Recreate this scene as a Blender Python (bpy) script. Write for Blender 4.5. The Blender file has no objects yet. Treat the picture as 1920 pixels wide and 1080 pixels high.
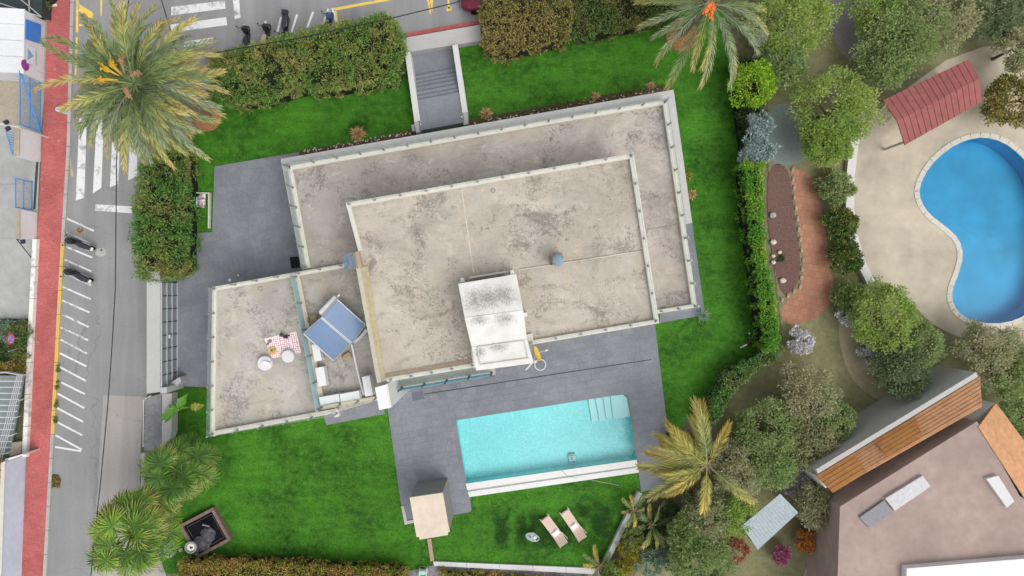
import bpy, bmesh, math, random
import numpy as np
from mathutils import Vector, Matrix, noise as mnoise
from mathutils.geometry import tessellate_polygon

R = math.radians
rng = np.random.default_rng(7)
random.seed(7)
sc = bpy.context.scene
C = sc.collection

# ------------------------------------------------------------------ camera, sky, sun, exposure
H = 42.667                     # drone height; 24 mm lens on 36 mm sensor, 30 photo pixels per ground metre
cam_d = bpy.data.cameras.new('camera')
cam_d.lens = 24.0; cam_d.sensor_width = 36.0; cam_d.clip_end = 5000; cam_d.clip_start = 0.1
cam = bpy.data.objects.new('camera', cam_d); C.objects.link(cam)
cam.location = (0, 0, H); cam.rotation_euler = (0, 0, 0)
sc.camera = cam

SUN_EL, SUN_AZ = R(58), R(130)
world = bpy.data.worlds.new('World'); sc.world = world; world.use_nodes = True
wn = world.node_tree; wn.nodes.clear()
sky = wn.nodes.new('ShaderNodeTexSky'); sky.sky_type = 'NISHITA'; sky.sun_disc = False
sky.sun_elevation = SUN_EL; sky.sun_rotation = SUN_AZ; sky.air_density = 1.0; sky.dust_density = 4.0; sky.ozone_density = 1.0
hs = wn.nodes.new('ShaderNodeHueSaturation'); hs.inputs['Saturation'].default_value = 0.22   # cloud cover
bg = wn.nodes.new('ShaderNodeBackground'); bg.inputs['Strength'].default_value = 0.15
wo = wn.nodes.new('ShaderNodeOutputWorld')
wn.links.new(sky.outputs[0], hs.inputs['Color']); wn.links.new(hs.outputs[0], bg.inputs['Color']); wn.links.new(bg.outputs[0], wo.inputs['Surface'])
sun_d = bpy.data.lights.new('sun', 'SUN'); sun_d.energy = 0.55; sun_d.angle = R(50); sun_d.color = (1.0, 0.965, 0.91)
sun = bpy.data.objects.new('sun', sun_d); C.objects.link(sun)
sd = Vector((math.sin(SUN_AZ) * math.cos(SUN_EL), math.cos(SUN_AZ) * math.cos(SUN_EL), math.sin(SUN_EL)))
sun.rotation_euler = sd.to_track_quat('Z', 'Y').to_euler(); sun.location = (0, 0, 80)
sc.view_settings.view_transform = 'Standard'; sc.view_settings.look = 'None'
sc.view_settings.exposure = 0.42; sc.view_settings.gamma = 1.0
sc.cycles.use_denoising = True; sc.cycles.denoising_prefilter = 'ACCURATE'; sc.cycles.denoising_input_passes = 'RGB_ALBEDO_NORMAL'; sc.cycles.sample_clamp_indirect = 4.0
sc.cycles.max_bounces = 6; sc.cycles.transparent_max_bounces = 16

# ------------------------------------------------------------------ helpers
def W(px, py, z=0.0):
    k = (H - z) / H / 30.0
    return Vector(((px - 960) * k, (540 - py) * k, z))

def WP(pts, z=0.0): return [W(p[0], p[1], z) for p in pts]

ORG = {}                       # world origin of each root / part

def link(o): C.objects.link(o); return o

def root(name, loc, label=None, cat=None, group=None, rz=0.0):
    o = bpy.data.objects.new(name, None); o.empty_display_size = 0.3; link(o)
    o.location = loc; o.rotation_euler = (0, 0, rz); ORG[o] = Vector(loc)
    return tag(o, label, cat, group)

def tag(o, label=None, cat=None, group=None, kind=None):
    if label: o['label'] = label
    if cat: o['category'] = cat
    if group: o['group'] = group
    if kind: o['kind'] = kind
    return o

def raw(name, V, F, mat, parent=None, local=False, smooth=False):
    """one mesh object; world verts unless local"""
    V = np.asarray(V, dtype=np.float64).reshape(-1, 3)
    if parent is not None:
        og = Vector((0, 0, 0)) if local else ORG.get(parent, Vector((0, 0, 0)))
    else:
        og = Vector((0, 0, 0)) if local else Vector(((V[:, 0].min() + V[:, 0].max()) / 2, (V[:, 1].min() + V[:, 1].max()) / 2, V[:, 2].min()))
    me = bpy.data.meshes.new(name)
    Vl = V - np.array(og)
    me.from_pydata(Vl if isinstance(F, np.ndarray) else Vl.tolist(), [], F)
    if smooth: me.polygons.foreach_set('use_smooth', [True] * len(me.polygons))
    if isinstance(mat, (list, tuple)):
        for m in mat: me.materials.append(m)
    elif mat: me.materials.append(mat)
    me.update()
    o = link(bpy.data.objects.new(name, me))
    if parent is not None: o.parent = parent; ORG[o] = og
    else: o.location = og; ORG[o] = og
    return o

class MB:
    def __init__(s): s.V = []; s.F = []
    def add(s, V, F):
        n = len(s.V); s.V += [tuple(v) for v in V]; s.F += [tuple(i + n for i in f) for f in F]; return s
    def prism(s, P, z0, z1):
        """P: list of world xy(z ignored)"""
        n = len(P)
        a = sum(P[i][0] * P[(i + 1) % n][1] - P[(i + 1) % n][0] * P[i][1] for i in range(n))
        if a < 0: P = P[::-1]
        V = [(p[0], p[1], z0) for p in P] + [(p[0], p[1], z1) for p in P]
        F = [tuple(range(n, 2 * n)), tuple(range(n - 1, -1, -1))] + [(i, (i + 1) % n, n + (i + 1) % n, n + i) for i in range(n)]
        return s.add(V, F)
    def box(s, c, d, rz=0.0, M=None, taper=1.0):
        x, y, z = d[0] / 2, d[1] / 2, d[2] / 2; t = taper
        V = [Vector(v) for v in ((-x, -y, -z), (x, -y, -z), (x, y, -z), (-x, y, -z), (-x * t, -y * t, z), (x * t, -y * t, z), (x * t, y * t, z), (-x * t, y * t, z))]
        m = M if M is not None else Matrix.Rotation(rz, 3, 'Z')
        V = [m @ v + Vector(c) for v in V]
        return s.add(V, [(3, 2, 1, 0), (4, 5, 6, 7), (0, 1, 5, 4), (1, 2, 6, 5), (2, 3, 7, 6), (3, 0, 4, 7)])
    def tube(s, pts, r, n=8, cap=True):
        pts = [Vector(p) for p in pts]; rs = r if isinstance(r, (list, tuple)) else [r] * len(pts)
        V = []; F = []; prev = None
        for i, p in enumerate(pts):
            t = (pts[min(i + 1, len(pts) - 1)] - pts[max(i - 1, 0)]).normalized()
            ref = Vector((0, 0, 1)) if abs(t.z) < 0.95 else Vector((1, 0, 0))
            a = t.cross(ref).normalized() if prev is None else (prev - t * prev.dot(t)).normalized()
            prev = a; b = t.cross(a)
            for k in range(n):
                q = 2 * math.pi * k / n
                V.append(p + (a * math.cos(q) + b * math.sin(q)) * rs[i])
        for i in range(len(pts) - 1):
            for k in range(n):
                F.append((i * n + k, i * n + (k + 1) % n, (i + 1) * n + (k + 1) % n, (i + 1) * n + k))
        if cap: F += [tuple(range(n - 1, -1, -1)), tuple((len(pts) - 1) * n + k for k in range(n))]
        return s.add(V, F)
    def lathe(s, prof, c=(0, 0, 0), n=20, sx=1.0, sy=1.0, rz=0.0):
        V = []; F = []
        for (r, z) in prof:
            for k in range(n):
                q = 2 * math.pi * k / n
                x, y = r * sx * math.cos(q), r * sy * math.sin(q)
                V.append((c[0] + x * math.cos(rz) - y * math.sin(rz), c[1] + x * math.sin(rz) + y * math.cos(rz), c[2] + z))
        for i in range(len(prof) - 1):
            for k in range(n):
                F.append((i * n + k, i * n + (k + 1) % n, (i + 1) * n + (k + 1) % n, (i + 1) * n + k))
        F += [tuple(range(n - 1, -1, -1)), tuple((len(prof) - 1) * n + k for k in range(n))]
        return s.add(V, F)
    def torus(s, c, Rr, r, M=None, n=22, m=8):
        V = []; F = []; M = M or Matrix.Identity(3)
        for i in range(n):
            a = 2 * math.pi * i / n
            for j in range(m):
                b = 2 * math.pi * j / m
                V.append(M @ Vector(((Rr + r * math.cos(b)) * math.cos(a), (Rr + r * math.cos(b)) * math.sin(a), r * math.sin(b))) + Vector(c))
        for i in range(n):
            for j in range(m):
                F.append((i * m + j, ((i + 1) % n) * m + j, ((i + 1) % n) * m + (j + 1) % m, i * m + (j + 1) % m))
        return s.add(V, F)
    def loft(s, secs, n=14, e=2.6):
        """secs: (x, zc, half width y, half height z [, yc])"""
        V = []; F = []
        for q in secs:
            x, zc, hw, hh = q[:4]; yc = q[4] if len(q) > 4 else 0.0
            for k in range(n):
                a = 2 * math.pi * k / n; ca, sa = math.cos(a), math.sin(a)
                V.append((x, yc + hw * math.copysign(abs(ca) ** (2 / e), ca), zc + hh * math.copysign(abs(sa) ** (2 / e), sa)))
        for i in range(len(secs) - 1):
            for k in range(n):
                F.append((i * n + k, i * n + (k + 1) % n, (i + 1) * n + (k + 1) % n, (i + 1) * n + k))
        F += [tuple(range(n - 1, -1, -1)), tuple((len(secs) - 1) * n + k for k in range(n))]
        return s.add(V, F)
    def build(s, name, mat, parent=None, local=False, smooth=False):
        return raw(name, s.V, s.F, mat, parent, local, smooth)

def prism(name, pts, z0, z1, mat, parent=None):
    return MB().prism(WP(pts, z1), z0, z1).build(name, mat, parent)

def sheet(name, pts, z, mat, parent=None, holes=(), world=False):
    loops = [[Vector((p[0], p[1], z)) for p in L] if world else WP(L, z) for L in [pts] + list(holes)]
    tris = tessellate_polygon(loops)
    V = [v for L in loops for v in L]; F = []
    for t in tris:
        a, b, c = (V[i] for i in t)
        F.append(tuple(t) if (b - a).cross(c - a).z > 0 else tuple(t[::-1]))
    return raw(name, V, F, mat, parent)

def struct(o): o['kind'] = 'structure'; return o

def copy_tree(o, parent=None):
    c = o.copy(); link(c); c.parent = parent
    for ch in list(o.children): copy_tree(ch, c)
    return c

def in_poly(X, Y, P):
    ins = np.zeros(len(X), bool); n = len(P)
    for i in range(n):
        x1, y1 = P[i][0], P[i][1]; x2, y2 = P[(i + 1) % n][0], P[(i + 1) % n][1]
        cond = ((y1 > Y) != (y2 > Y))
        xi = (x2 - x1) * (Y - y1) / ((y2 - y1) if y2 != y1 else 1e-9) + x1
        ins ^= cond & (X < xi)
    return ins

# ------------------------------------------------------------------ materials
MATS = {}
def nmat(name):
    m = bpy.data.materials.new(name); m.use_nodes = True
    nt = m.node_tree; b = nt.nodes['Principled BSDF']
    MATS[name] = m
    return m, nt, b

def pos(nt):
    g = nt.nodes.new('ShaderNodeNewGeometry'); return g.outputs['Position'], g

def noise(nt, src, scale, detail=4, rough=0.6, dist=0.0):
    n = nt.nodes.new('ShaderNodeTexNoise'); n.inputs['Scale'].default_value = scale; n.inputs['Detail'].default_value = detail
    n.inputs['Roughness'].default_value = rough; n.inputs['Distortion'].default_value = dist
    nt.links.new(src, n.inputs['Vector']); return n.outputs['Fac']

def ramp(nt, src, stops):
    r = nt.nodes.new('ShaderNodeValToRGB'); e = r.color_ramp.elements
    while len(e) < len(stops): e.new(0.5)
    for el, (p, c) in zip(e, stops):
        el.position = p; el.color = (c, c, c, 1) if isinstance(c, (int, float)) else (*c, 1)
    nt.links.new(src, r.inputs['Fac']); return r.outputs['Color']

def mix(nt, f, a, b, mode='MIX'):
    m = nt.nodes.new('ShaderNodeMix'); m.data_type = 'RGBA'; m.blend_type = mode
    for k, v in ((0, f), (6, a), (7, b)):
        if isinstance(v, (int, float)): m.inputs[k].default_value = v if k == 0 else (v, v, v, 1)
        elif isinstance(v, (tuple, list)): m.inputs[k].default_value = (*v, 1)
        else: nt.links.new(v, m.inputs[k])
    return m.outputs[2]

def math_(nt, op, a, b=0.0, c=0.0):
    m = nt.nodes.new('ShaderNodeMath'); m.operation = op
    for i, v in enumerate((a, b, c)):
        if isinstance(v, (int, float)): m.inputs[i].default_value = v
        else: nt.links.new(v, m.inputs[i])
    return m.outputs[0]

def bump(nt, b, h, strength=0.3, dist=0.02):
    n = nt.nodes.new('ShaderNodeBump'); n.inputs['Strength'].default_value = strength; n.inputs['Distance'].default_value = dist
    nt.links.new(h, n.inputs['Height']); nt.links.new(n.outputs[0], b.inputs['Normal'])

def M(name, c, rough=0.8, var=0.15, scale=6.0, big=0.12, metal=0.0, bmp=0.0, spec=0.3):
    """plain surface with fine grain and large uneven tone"""
    if name in MATS: return MATS[name]
    m, nt, b = nmat(name); p, g = pos(nt)
    c = tuple(c)
    lo = tuple(x * (1 - var) for x in c); hi = tuple(min(1, x * (1 + var)) for x in c)
    f = noise(nt, p, scale, 6, 0.65)
    col = mix(nt, ramp(nt, f, [(0.3, 0.0), (0.7, 1.0)]), lo, hi)
    if big:
        f2 = noise(nt, p, 0.35, 3, 0.5)
        col = mix(nt, 1.0, col, mix(nt, ramp(nt, f2, [(0.3, 0.0), (0.7, 1.0)]), 1 - big, 1.0), 'MULTIPLY')
    nt.links.new(col, b.inputs['Base Color'])
    b.inputs['Roughness'].default_value = rough; b.inputs['Metallic'].default_value = metal
    b.inputs['Specular IOR Level'].default_value = spec
    if bmp: bump(nt, b, f, bmp)
    return m

def leafmat(name, c1, c2, c3=None, big=0.5, rough=0.55, transl=0.25, vv=0.7):
    m, nt, b = nmat(name); p, g = pos(nt)
    r = g.outputs['Random Per Island']
    col = mix(nt, r, c1, c2)
    if c3:
        f = noise(nt, p, big, 3, 0.6)
        col = mix(nt, math_(nt, 'MULTIPLY', ramp(nt, f, [(0.44, 0.0), (0.66, 1.0)]), 0.85), col, mix(nt, r, c3, tuple(x * 1.3 for x in c3)))
    v = math_(nt, 'MULTIPLY_ADD', r, vv, 1.0 - vv / 2)
    col = mix(nt, 1.0, col, v, 'MULTIPLY')
    nt.links.new(col, b.inputs['Base Color']); b.inputs['Roughness'].default_value = rough
    b.inputs['Specular IOR Level'].default_value = 0.25
    t = nt.nodes.new('ShaderNodeBsdfTranslucent'); nt.links.new(col, t.inputs['Color'])
    s = nt.nodes.new('ShaderNodeMixShader'); s.inputs[0].default_value = transl
    out = nt.nodes['Material Output']
    nt.links.new(b.outputs[0], s.inputs[1]); nt.links.new(t.outputs[0], s.inputs[2]); nt.links.new(s.outputs[0], out.inputs['Surface'])
    return m

def brickmat(name, c1, c2, mortar, w, h, ang=0.0, rough=0.8, msize=0.012, bmp=0.4, stain=0.15, fleck=0.0):
    m, nt, b = nmat(name); p, g = pos(nt)
    mp = nt.nodes.new('ShaderNodeMapping'); mp.inputs['Rotation'].default_value = (0, 0, ang); nt.links.new(p, mp.inputs['Vector'])
    br = nt.nodes.new('ShaderNodeTexBrick'); nt.links.new(mp.outputs[0], br.inputs['Vector'])
    br.inputs['Color1'].default_value = (*c1, 1); br.inputs['Color2'].default_value = (*c2, 1); br.inputs['Mortar'].default_value = (*mortar, 1)
    br.inputs['Scale'].default_value = 1.0; br.inputs['Brick Width'].default_value = w; br.inputs['Row Height'].default_value = h
    br.inputs['Mortar Size'].default_value = msize; br.inputs['Bias'].default_value = 0.0
    f = noise(nt, p, 0.5, 5, 0.62); f2 = noise(nt, p, 9, 5, 0.7)
    col = mix(nt, 1.0, br.outputs['Color'], mix(nt, ramp(nt, f, [(0.3, 0.0), (0.7, 1.0)]), 1 - stain, 1 + stain), 'MULTIPLY')
    col = mix(nt, 1.0, col, mix(nt, ramp(nt, f2, [(0.3, 0.0), (0.72, 1.0)]), 0.84, 1.16), 'MULTIPLY')
    if fleck:
        f3 = noise(nt, p, 3.2, 2, 0.5)
        col = mix(nt, math_(nt, 'MULTIPLY', ramp(nt, f3, [(0.7, 0.0), (0.76, 1.0)]), fleck), col, (0.5, 0.5, 0.52))
    nt.links.new(col, b.inputs['Base Color']); b.inputs['Roughness'].default_value = rough
    b.inputs['Specular IOR Level'].default_value = 0.3
    inv = math_(nt, 'SUBTRACT', 1.0, br.outputs['Fac'])
    bump(nt, b, inv, bmp, 0.01)
    return m

def roofmat(name, base, light, dark, seed, amt=1.0):
    m, nt, b = nmat(name); p, g = pos(nt)
    mp = nt.nodes.new('ShaderNodeMapping'); mp.inputs['Location'].default_value = (seed, seed * 1.7, 0); mp.inputs['Rotation'].default_value = (0, 0, R(-9.7)); nt.links.new(p, mp.inputs['Vector'])
    v = mp.outputs[0]
    mp2 = nt.nodes.new('ShaderNodeMapping'); mp2.inputs['Scale'].default_value = (0.4, 1.15, 1); nt.links.new(v, mp2.inputs['Vector'])
    f = noise(nt, v, 0.35, 9, 0.68, 0.4)
    col = mix(nt, ramp(nt, f, [(0.34, 0.0), (0.64, 1.0)]), base, light)
    # ochre, pinkish and blue-grey weathering
    col = mix(nt, math_(nt, 'MULTIPLY', ramp(nt, noise(nt, v, 0.5, 5, 0.6, 0.5), [(0.5, 0.0), (0.72, 1.0)]), 0.5), col, (base[0] * 1.12, base[1] * 1.0, base[2] * 0.8))
    off = nt.nodes.new('ShaderNodeMapping'); off.inputs['Location'].default_value = (31, 17, 5); nt.links.new(v, off.inputs['Vector'])
    col = mix(nt, math_(nt, 'MULTIPLY', ramp(nt, noise(nt, off.outputs[0], 0.45, 6, 0.65, 0.5), [(0.5, 0.0), (0.7, 1.0)]), 0.55), col, (base[0] * 0.93, base[1] * 1.0, base[2] * 1.1))
    # broad grey soiling
    fb = noise(nt, off.outputs[0], 0.16, 7, 0.66, 0.9)
    col = mix(nt, math_(nt, 'MULTIPLY', ramp(nt, fb, [(0.45, 0.0), (0.62, 1.0)]), 0.55 * amt), col, tuple(0.74 * x + 0.01 for x in base))
    # brown scuffs stretched along the slab
    f4 = noise(nt, mp2.outputs[0], 1.3, 8, 0.72, 0.9)
    col = mix(nt, math_(nt, 'MULTIPLY', ramp(nt, f4, [(0.52, 0.0), (0.68, 1.0)]), 0.5 * amt), col, tuple(x * 0.66 for x in base))
    # fine soot flecks gathered in blotches
    blot = noise(nt, off.outputs[0], 0.38, 5, 0.62, 0.8); sp = noise(nt, v, 6.5, 10, 0.7, 1.2); sp2 = noise(nt, off.outputs[0], 2.4, 9, 0.68, 1.5)
    s1 = math_(nt, 'MULTIPLY_ADD', blot, 0.8, sp); s2 = math_(nt, 'MULTIPLY_ADD', blot, 0.7, sp2)
    col = mix(nt, ramp(nt, math_(nt, 'SUBTRACT', s1, 0.1), [(0.865, 0.0), (0.925, 0.5 * amt)]), col, dark)
    col = mix(nt, ramp(nt, math_(nt, 'SUBTRACT', s2, 0.1), [(0.825, 0.0), (0.90, 0.52 * amt)]), col, dark)
    # bare pale patches
    f5 = noise(nt, v, 1.1, 9, 0.72, 0.6)
    col = mix(nt, math_(nt, 'MULTIPLY', ramp(nt, f5, [(0.56, 0.0), (0.66, 1.0)]), 0.45), col, tuple(min(1, x * 1.18) for x in light))
    f6 = noise(nt, v, 22, 5, 0.75)
    col = mix(nt, 1.0, col, mix(nt, ramp(nt, f6, [(0.25, 0.0), (0.75, 1.0)]), 0.82, 1.12), 'MULTIPLY')
    nt.links.new(col, b.inputs['Base Color']); b.inputs['Roughness'].default_value = 0.9; b.inputs['Specular IOR Level'].default_value = 0.15
    bump(nt, b, f6, 0.25, 0.01)
    return m

def towermat(name):
    """white paint with two fields of black mould specks on the first panel"""
    m, nt, b = nmat(name); p, g = pos(nt)
    sep = nt.nodes.new('ShaderNodeSeparateXYZ'); nt.links.new(p, sep.inputs[0])
    st = nt.nodes.new('ShaderNodeMapping'); st.inputs['Rotation'].default_value = (0, 0, R(-9.7)); st.inputs['Scale'].default_value = (1.6, 0.7, 1); nt.links.new(p, st.inputs['Vector'])
    fine = noise(nt, st.outputs[0], 13, 8, 0.8, 0.4); soft = noise(nt, p, 2.2, 5, 0.65)
    col = mix(nt, ramp(nt, noise(nt, p, 1.2, 6, 0.65), [(0.35, 0.0), (0.7, 1.0)]), (0.60, 0.585, 0.54), (0.72, 0.71, 0.68))
    acc = None
    for (px, py, hw, hh) in ((890, 563, 24, 26), (940, 553, 32, 24), (915, 560, 40, 26), (945, 597, 22, 14), (900, 600, 20, 12), (900, 660, 12, 12), (935, 650, 20, 10)):
        w = W(px, py, 8.1)
        ax = math_(nt, 'DIVIDE', math_(nt, 'SUBTRACT', sep.outputs[0], w.x), hw / 37); ay = math_(nt, 'DIVIDE', math_(nt, 'SUBTRACT', sep.outputs[1], w.y), hh / 37)
        d = math_(nt, 'SQRT', math_(nt, 'ADD', math_(nt, 'MULTIPLY', ax, ax), math_(nt, 'MULTIPLY', ay, ay)))
        k = math_(nt, 'SUBTRACT', 1.0, math_(nt, 'MULTIPLY', d, 0.75)); acc = k if acc is None else math_(nt, 'MAXIMUM', acc, k)
    s_ = math_(nt, 'ADD', math_(nt, 'MULTIPLY', math_(nt, 'MAXIMUM', acc, -0.35), 0.26), math_(nt, 'MULTIPLY_ADD', soft, 0.25, math_(nt, 'MULTIPLY', fine, 0.85)))
    col = mix(nt, ramp(nt, s_, [(0.62, 0.0), (0.80, 0.78)]), col, (0.17, 0.15, 0.14))
    nt.links.new(col, b.inputs['Base Color']); b.inputs['Roughness'].default_value = 0.85
    return m

def asphalt(name, c, c2):
    m, nt, b = nmat(name); p, g = pos(nt)
    f = noise(nt, p, 0.25, 5, 0.6); f2 = noise(nt, p, 14, 4, 0.75); f3 = noise(nt, p, 1.7, 6, 0.65)
    col = mix(nt, ramp(nt, f, [(0.3, 0.0), (0.7, 1.0)]), c, c2)
    col = mix(nt, 1.0, col, mix(nt, ramp(nt, f2, [(0.25, 0.0), (0.75, 1.0)]), 0.8, 1.15), 'MULTIPLY')
    col = mix(nt, math_(nt, 'MULTIPLY', ramp(nt, f3, [(0.62, 0.0), (0.75, 1.0)]), 0.3), col, tuple(x * 0.6 for x in c))
    tm = nt.nodes.new('ShaderNodeMapping'); tm.inputs['Rotation'].default_value = (0, 0, R(-3)); tm.inputs['Scale'].default_value = (1.0, 0.07, 1); nt.links.new(p, tm.inputs['Vector'])
    col = mix(nt, 1.0, col, mix(nt, ramp(nt, noise(nt, tm.outputs[0], 0.9, 6, 0.6), [(0.35, 0.0), (0.65, 1.0)]), 0.86, 1.08), 'MULTIPLY')
    # cracks
    vo = nt.nodes.new('ShaderNodeTexVoronoi'); vo.feature = 'DISTANCE_TO_EDGE'; vo.inputs['Scale'].default_value = 0.16
    ds = nt.nodes.new('ShaderNodeTexNoise'); ds.inputs['Scale'].default_value = 0.9; ds.inputs['Detail'].default_value = 5; nt.links.new(p, ds.inputs['Vector'])
    ad = nt.nodes.new('ShaderNodeVectorMath'); ad.operation = 'MULTIPLY_ADD'; nt.links.new(ds.outputs['Color'], ad.inputs[0]); ad.inputs[1].default_value = (1.6, 1.6, 0); nt.links.new(p, ad.inputs[2])
    nt.links.new(ad.outputs[0], vo.inputs['Vector'])
    ck = ramp(nt, vo.outputs['Distance'], [(0.0, 1.0), (0.004, 0.0)])
    col = mix(nt, math_(nt, 'MULTIPLY', ck, 0.3), col, (0.06, 0.06, 0.06))
    nt.links.new(col, b.inputs['Base Color']); b.inputs['Roughness'].default_value = 0.85; b.inputs['Specular IOR Level'].default_value = 0.25
    bump(nt, b, f2, 0.25, 0.01)
    return m

def paint(name, c, under, wear=0.5):
    m, nt, b = nmat(name); p, g = pos(nt)
    f = noise(nt, p, 3.0, 9, 0.75, 0.3); f2 = noise(nt, p, 0.7, 3, 0.5)
    s = math_(nt, 'MULTIPLY_ADD', f2, 0.55, f)
    k = ramp(nt, s, [(0.62 + (wear - 0.5) * 0.25, 1.0), (0.78 + (wear - 0.5) * 0.25, 0.0)])
    col = mix(nt, math_(nt, 'SUBTRACT', 1.0, k), under, c)
    nt.links.new(col, b.inputs['Base Color']); b.inputs['Roughness'].default_value = 0.75
    return m

def glass(name, tint, alpha_ref=0.12):
    m, nt, b = nmat(name); nt.nodes.remove(b)
    t = nt.nodes.new('ShaderNodeBsdfTransparent'); t.inputs['Color'].default_value = (*tint, 1)
    g = nt.nodes.new('ShaderNodeBsdfGlossy'); g.inputs['Roughness'].default_value = 0.04
    fr = nt.nodes.new('ShaderNodeFresnel'); fr.inputs['IOR'].default_value = 1.5
    d = nt.nodes.new('ShaderNodeBsdfDiffuse'); d.inputs['Color'].default_value = (tint[0] * 0.8, tint[1] * 0.85, tint[2] * 0.85, 1)
    s0 = nt.nodes.new('ShaderNodeMixShader'); s0.inputs[0].default_value = alpha_ref
    nt.links.new(t.outputs[0], s0.inputs[1]); nt.links.new(d.outputs[0], s0.inputs[2])
    s = nt.nodes.new('ShaderNodeMixShader'); nt.links.new(math_(nt, 'MULTIPLY', fr.outputs[0], 0.25), s.inputs[0]); nt.links.new(s0.outputs[0], s.inputs[1]); nt.links.new(g.outputs[0], s.inputs[2])
    nt.links.new(s.outputs[0], nt.nodes['Material Output'].inputs['Surface'])
    return m

def watermat(name, tint, wave=0.06, wscale=3.0):
    m, nt, b = nmat(name); nt.nodes.remove(b); p, g_ = pos(nt)
    t = nt.nodes.new('ShaderNodeBsdfTransparent'); t.inputs['Color'].default_value = (*tint, 1)
    g = nt.nodes.new('ShaderNodeBsdfGlossy'); g.inputs['Roughness'].default_value = 0.05
    fr = nt.nodes.new('ShaderNodeFresnel'); fr.inputs['IOR'].default_value = 1.33
    f = noise(nt, p, wscale, 3, 0.55)
    bm = nt.nodes.new('ShaderNodeBump'); bm.inputs['Strength'].default_value = wave; bm.inputs['Distance'].default_value = 0.1; nt.links.new(f, bm.inputs['Height'])
    nt.links.new(bm.outputs[0], g.inputs['Normal']); nt.links.new(bm.outputs[0], fr.inputs['Normal'])
    s = nt.nodes.new('ShaderNodeMixShader'); nt.links.new(fr.outputs[0], s.inputs[0]); nt.links.new(t.outputs[0], s.inputs[1]); nt.links.new(g.outputs[0], s.inputs[2])
    nt.links.new(s.outputs[0], nt.nodes['Material Output'].inputs['Surface'])
    return m

def grassmat(name, c1, c2, c3, blades=False):
    m, nt, b = nmat(name); p, g = pos(nt)
    f = noise(nt, p, 0.32, 6, 0.62); f2 = noise(nt, p, 2.4, 7, 0.72); f3 = noise(nt, p, 9, 5, 0.78)
    col = mix(nt, ramp(nt, f, [(0.38, 0.0), (0.62, 1.0)]), tuple(x * 0.62 for x in c1), c2)
    mw = nt.nodes.new('ShaderNodeMapping'); mw.inputs['Rotation'].default_value = (0, 0, R(-9.7)); mw.inputs['Scale'].default_value = (0.25, 1.6, 1); nt.links.new(p, mw.inputs['Vector'])
    fs = noise(nt, mw.outputs[0], 1.4, 5, 0.65)
    col = mix(nt, 1.0, col, mix(nt, ramp(nt, fs, [(0.3, 0.0), (0.7, 1.0)]), 0.72, 1.18), 'MULTIPLY')
    col = mix(nt, math_(nt, 'MULTIPLY', ramp(nt, f2, [(0.42, 0.0), (0.72, 1.0)]), 0.75), col, c3)
    col = mix(nt, 1.0, col, mix(nt, ramp(nt, f3, [(0.25, 0.0), (0.75, 1.0)]), 0.6, 1.3), 'MULTIPLY')
    # darker, noise-edged patches of pile round the loungers and the straw clump (x, y, half w, half h in metres)
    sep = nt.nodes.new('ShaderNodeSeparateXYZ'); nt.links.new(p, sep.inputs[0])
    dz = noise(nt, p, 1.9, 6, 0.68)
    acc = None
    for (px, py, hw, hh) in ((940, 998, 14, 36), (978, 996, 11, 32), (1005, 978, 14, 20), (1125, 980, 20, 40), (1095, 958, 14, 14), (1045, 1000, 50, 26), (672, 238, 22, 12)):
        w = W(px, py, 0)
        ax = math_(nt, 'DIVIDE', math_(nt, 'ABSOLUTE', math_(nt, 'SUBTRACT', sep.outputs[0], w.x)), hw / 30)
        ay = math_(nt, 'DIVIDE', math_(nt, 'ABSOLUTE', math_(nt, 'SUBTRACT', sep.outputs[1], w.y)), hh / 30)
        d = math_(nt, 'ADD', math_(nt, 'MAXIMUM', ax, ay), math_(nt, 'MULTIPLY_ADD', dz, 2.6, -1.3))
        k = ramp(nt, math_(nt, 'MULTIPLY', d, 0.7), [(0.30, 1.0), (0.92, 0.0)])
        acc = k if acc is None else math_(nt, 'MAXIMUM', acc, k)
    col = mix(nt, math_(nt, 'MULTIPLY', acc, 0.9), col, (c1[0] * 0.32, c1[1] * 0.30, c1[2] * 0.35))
    if blades: col = mix(nt, 1.0, col, math_(nt, 'MULTIPLY_ADD', g.outputs['Random Per Island'], 0.7, 0.72), 'MULTIPLY')
    nt.links.new(col, b.inputs['Base Color']); b.inputs['Roughness'].default_value = 0.75; b.inputs['Specular IOR Level'].default_value = 0.15
    if not blades: bump(nt, b, f3, 0.5, 0.03)
    return m

def tinted(name, stops, rough=0.6):
    """leaf colour along the frond, read from the mesh colour layer 't', varied per object"""
    m, nt, b = nmat(name); p, g = pos(nt)
    a = nt.nodes.new('ShaderNodeAttribute'); a.attribute_name = 't'
    oi = nt.nodes.new('ShaderNodeObjectInfo')
    sh = math_(nt, 'ADD', a.outputs['Fac'], math_(nt, 'MULTIPLY_ADD', oi.outputs['Random'], 0.7, -0.35))
    col = ramp(nt, sh, stops)
    v = math_(nt, 'MULTIPLY_ADD', g.outputs['Random Per Island'], 0.95, 0.52)
    col = mix(nt, 1.0, col, v, 'MULTIPLY')
    nt.links.new(col, b.inputs['Base Color']); b.inputs['Roughness'].default_value = rough; b.inputs['Specular IOR Level'].default_value = 0.3
    t = nt.nodes.new('ShaderNodeBsdfTranslucent'); nt.links.new(col, t.inputs['Color'])
    s = nt.nodes.new('ShaderNodeMixShader'); s.inputs[0].default_value = 0.2
    nt.links.new(b.outputs[0], s.inputs[1]); nt.links.new(t.outputs[0], s.inputs[2]); nt.links.new(s.outputs[0], nt.nodes['Material Output'].inputs['Surface'])
    return m

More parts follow.
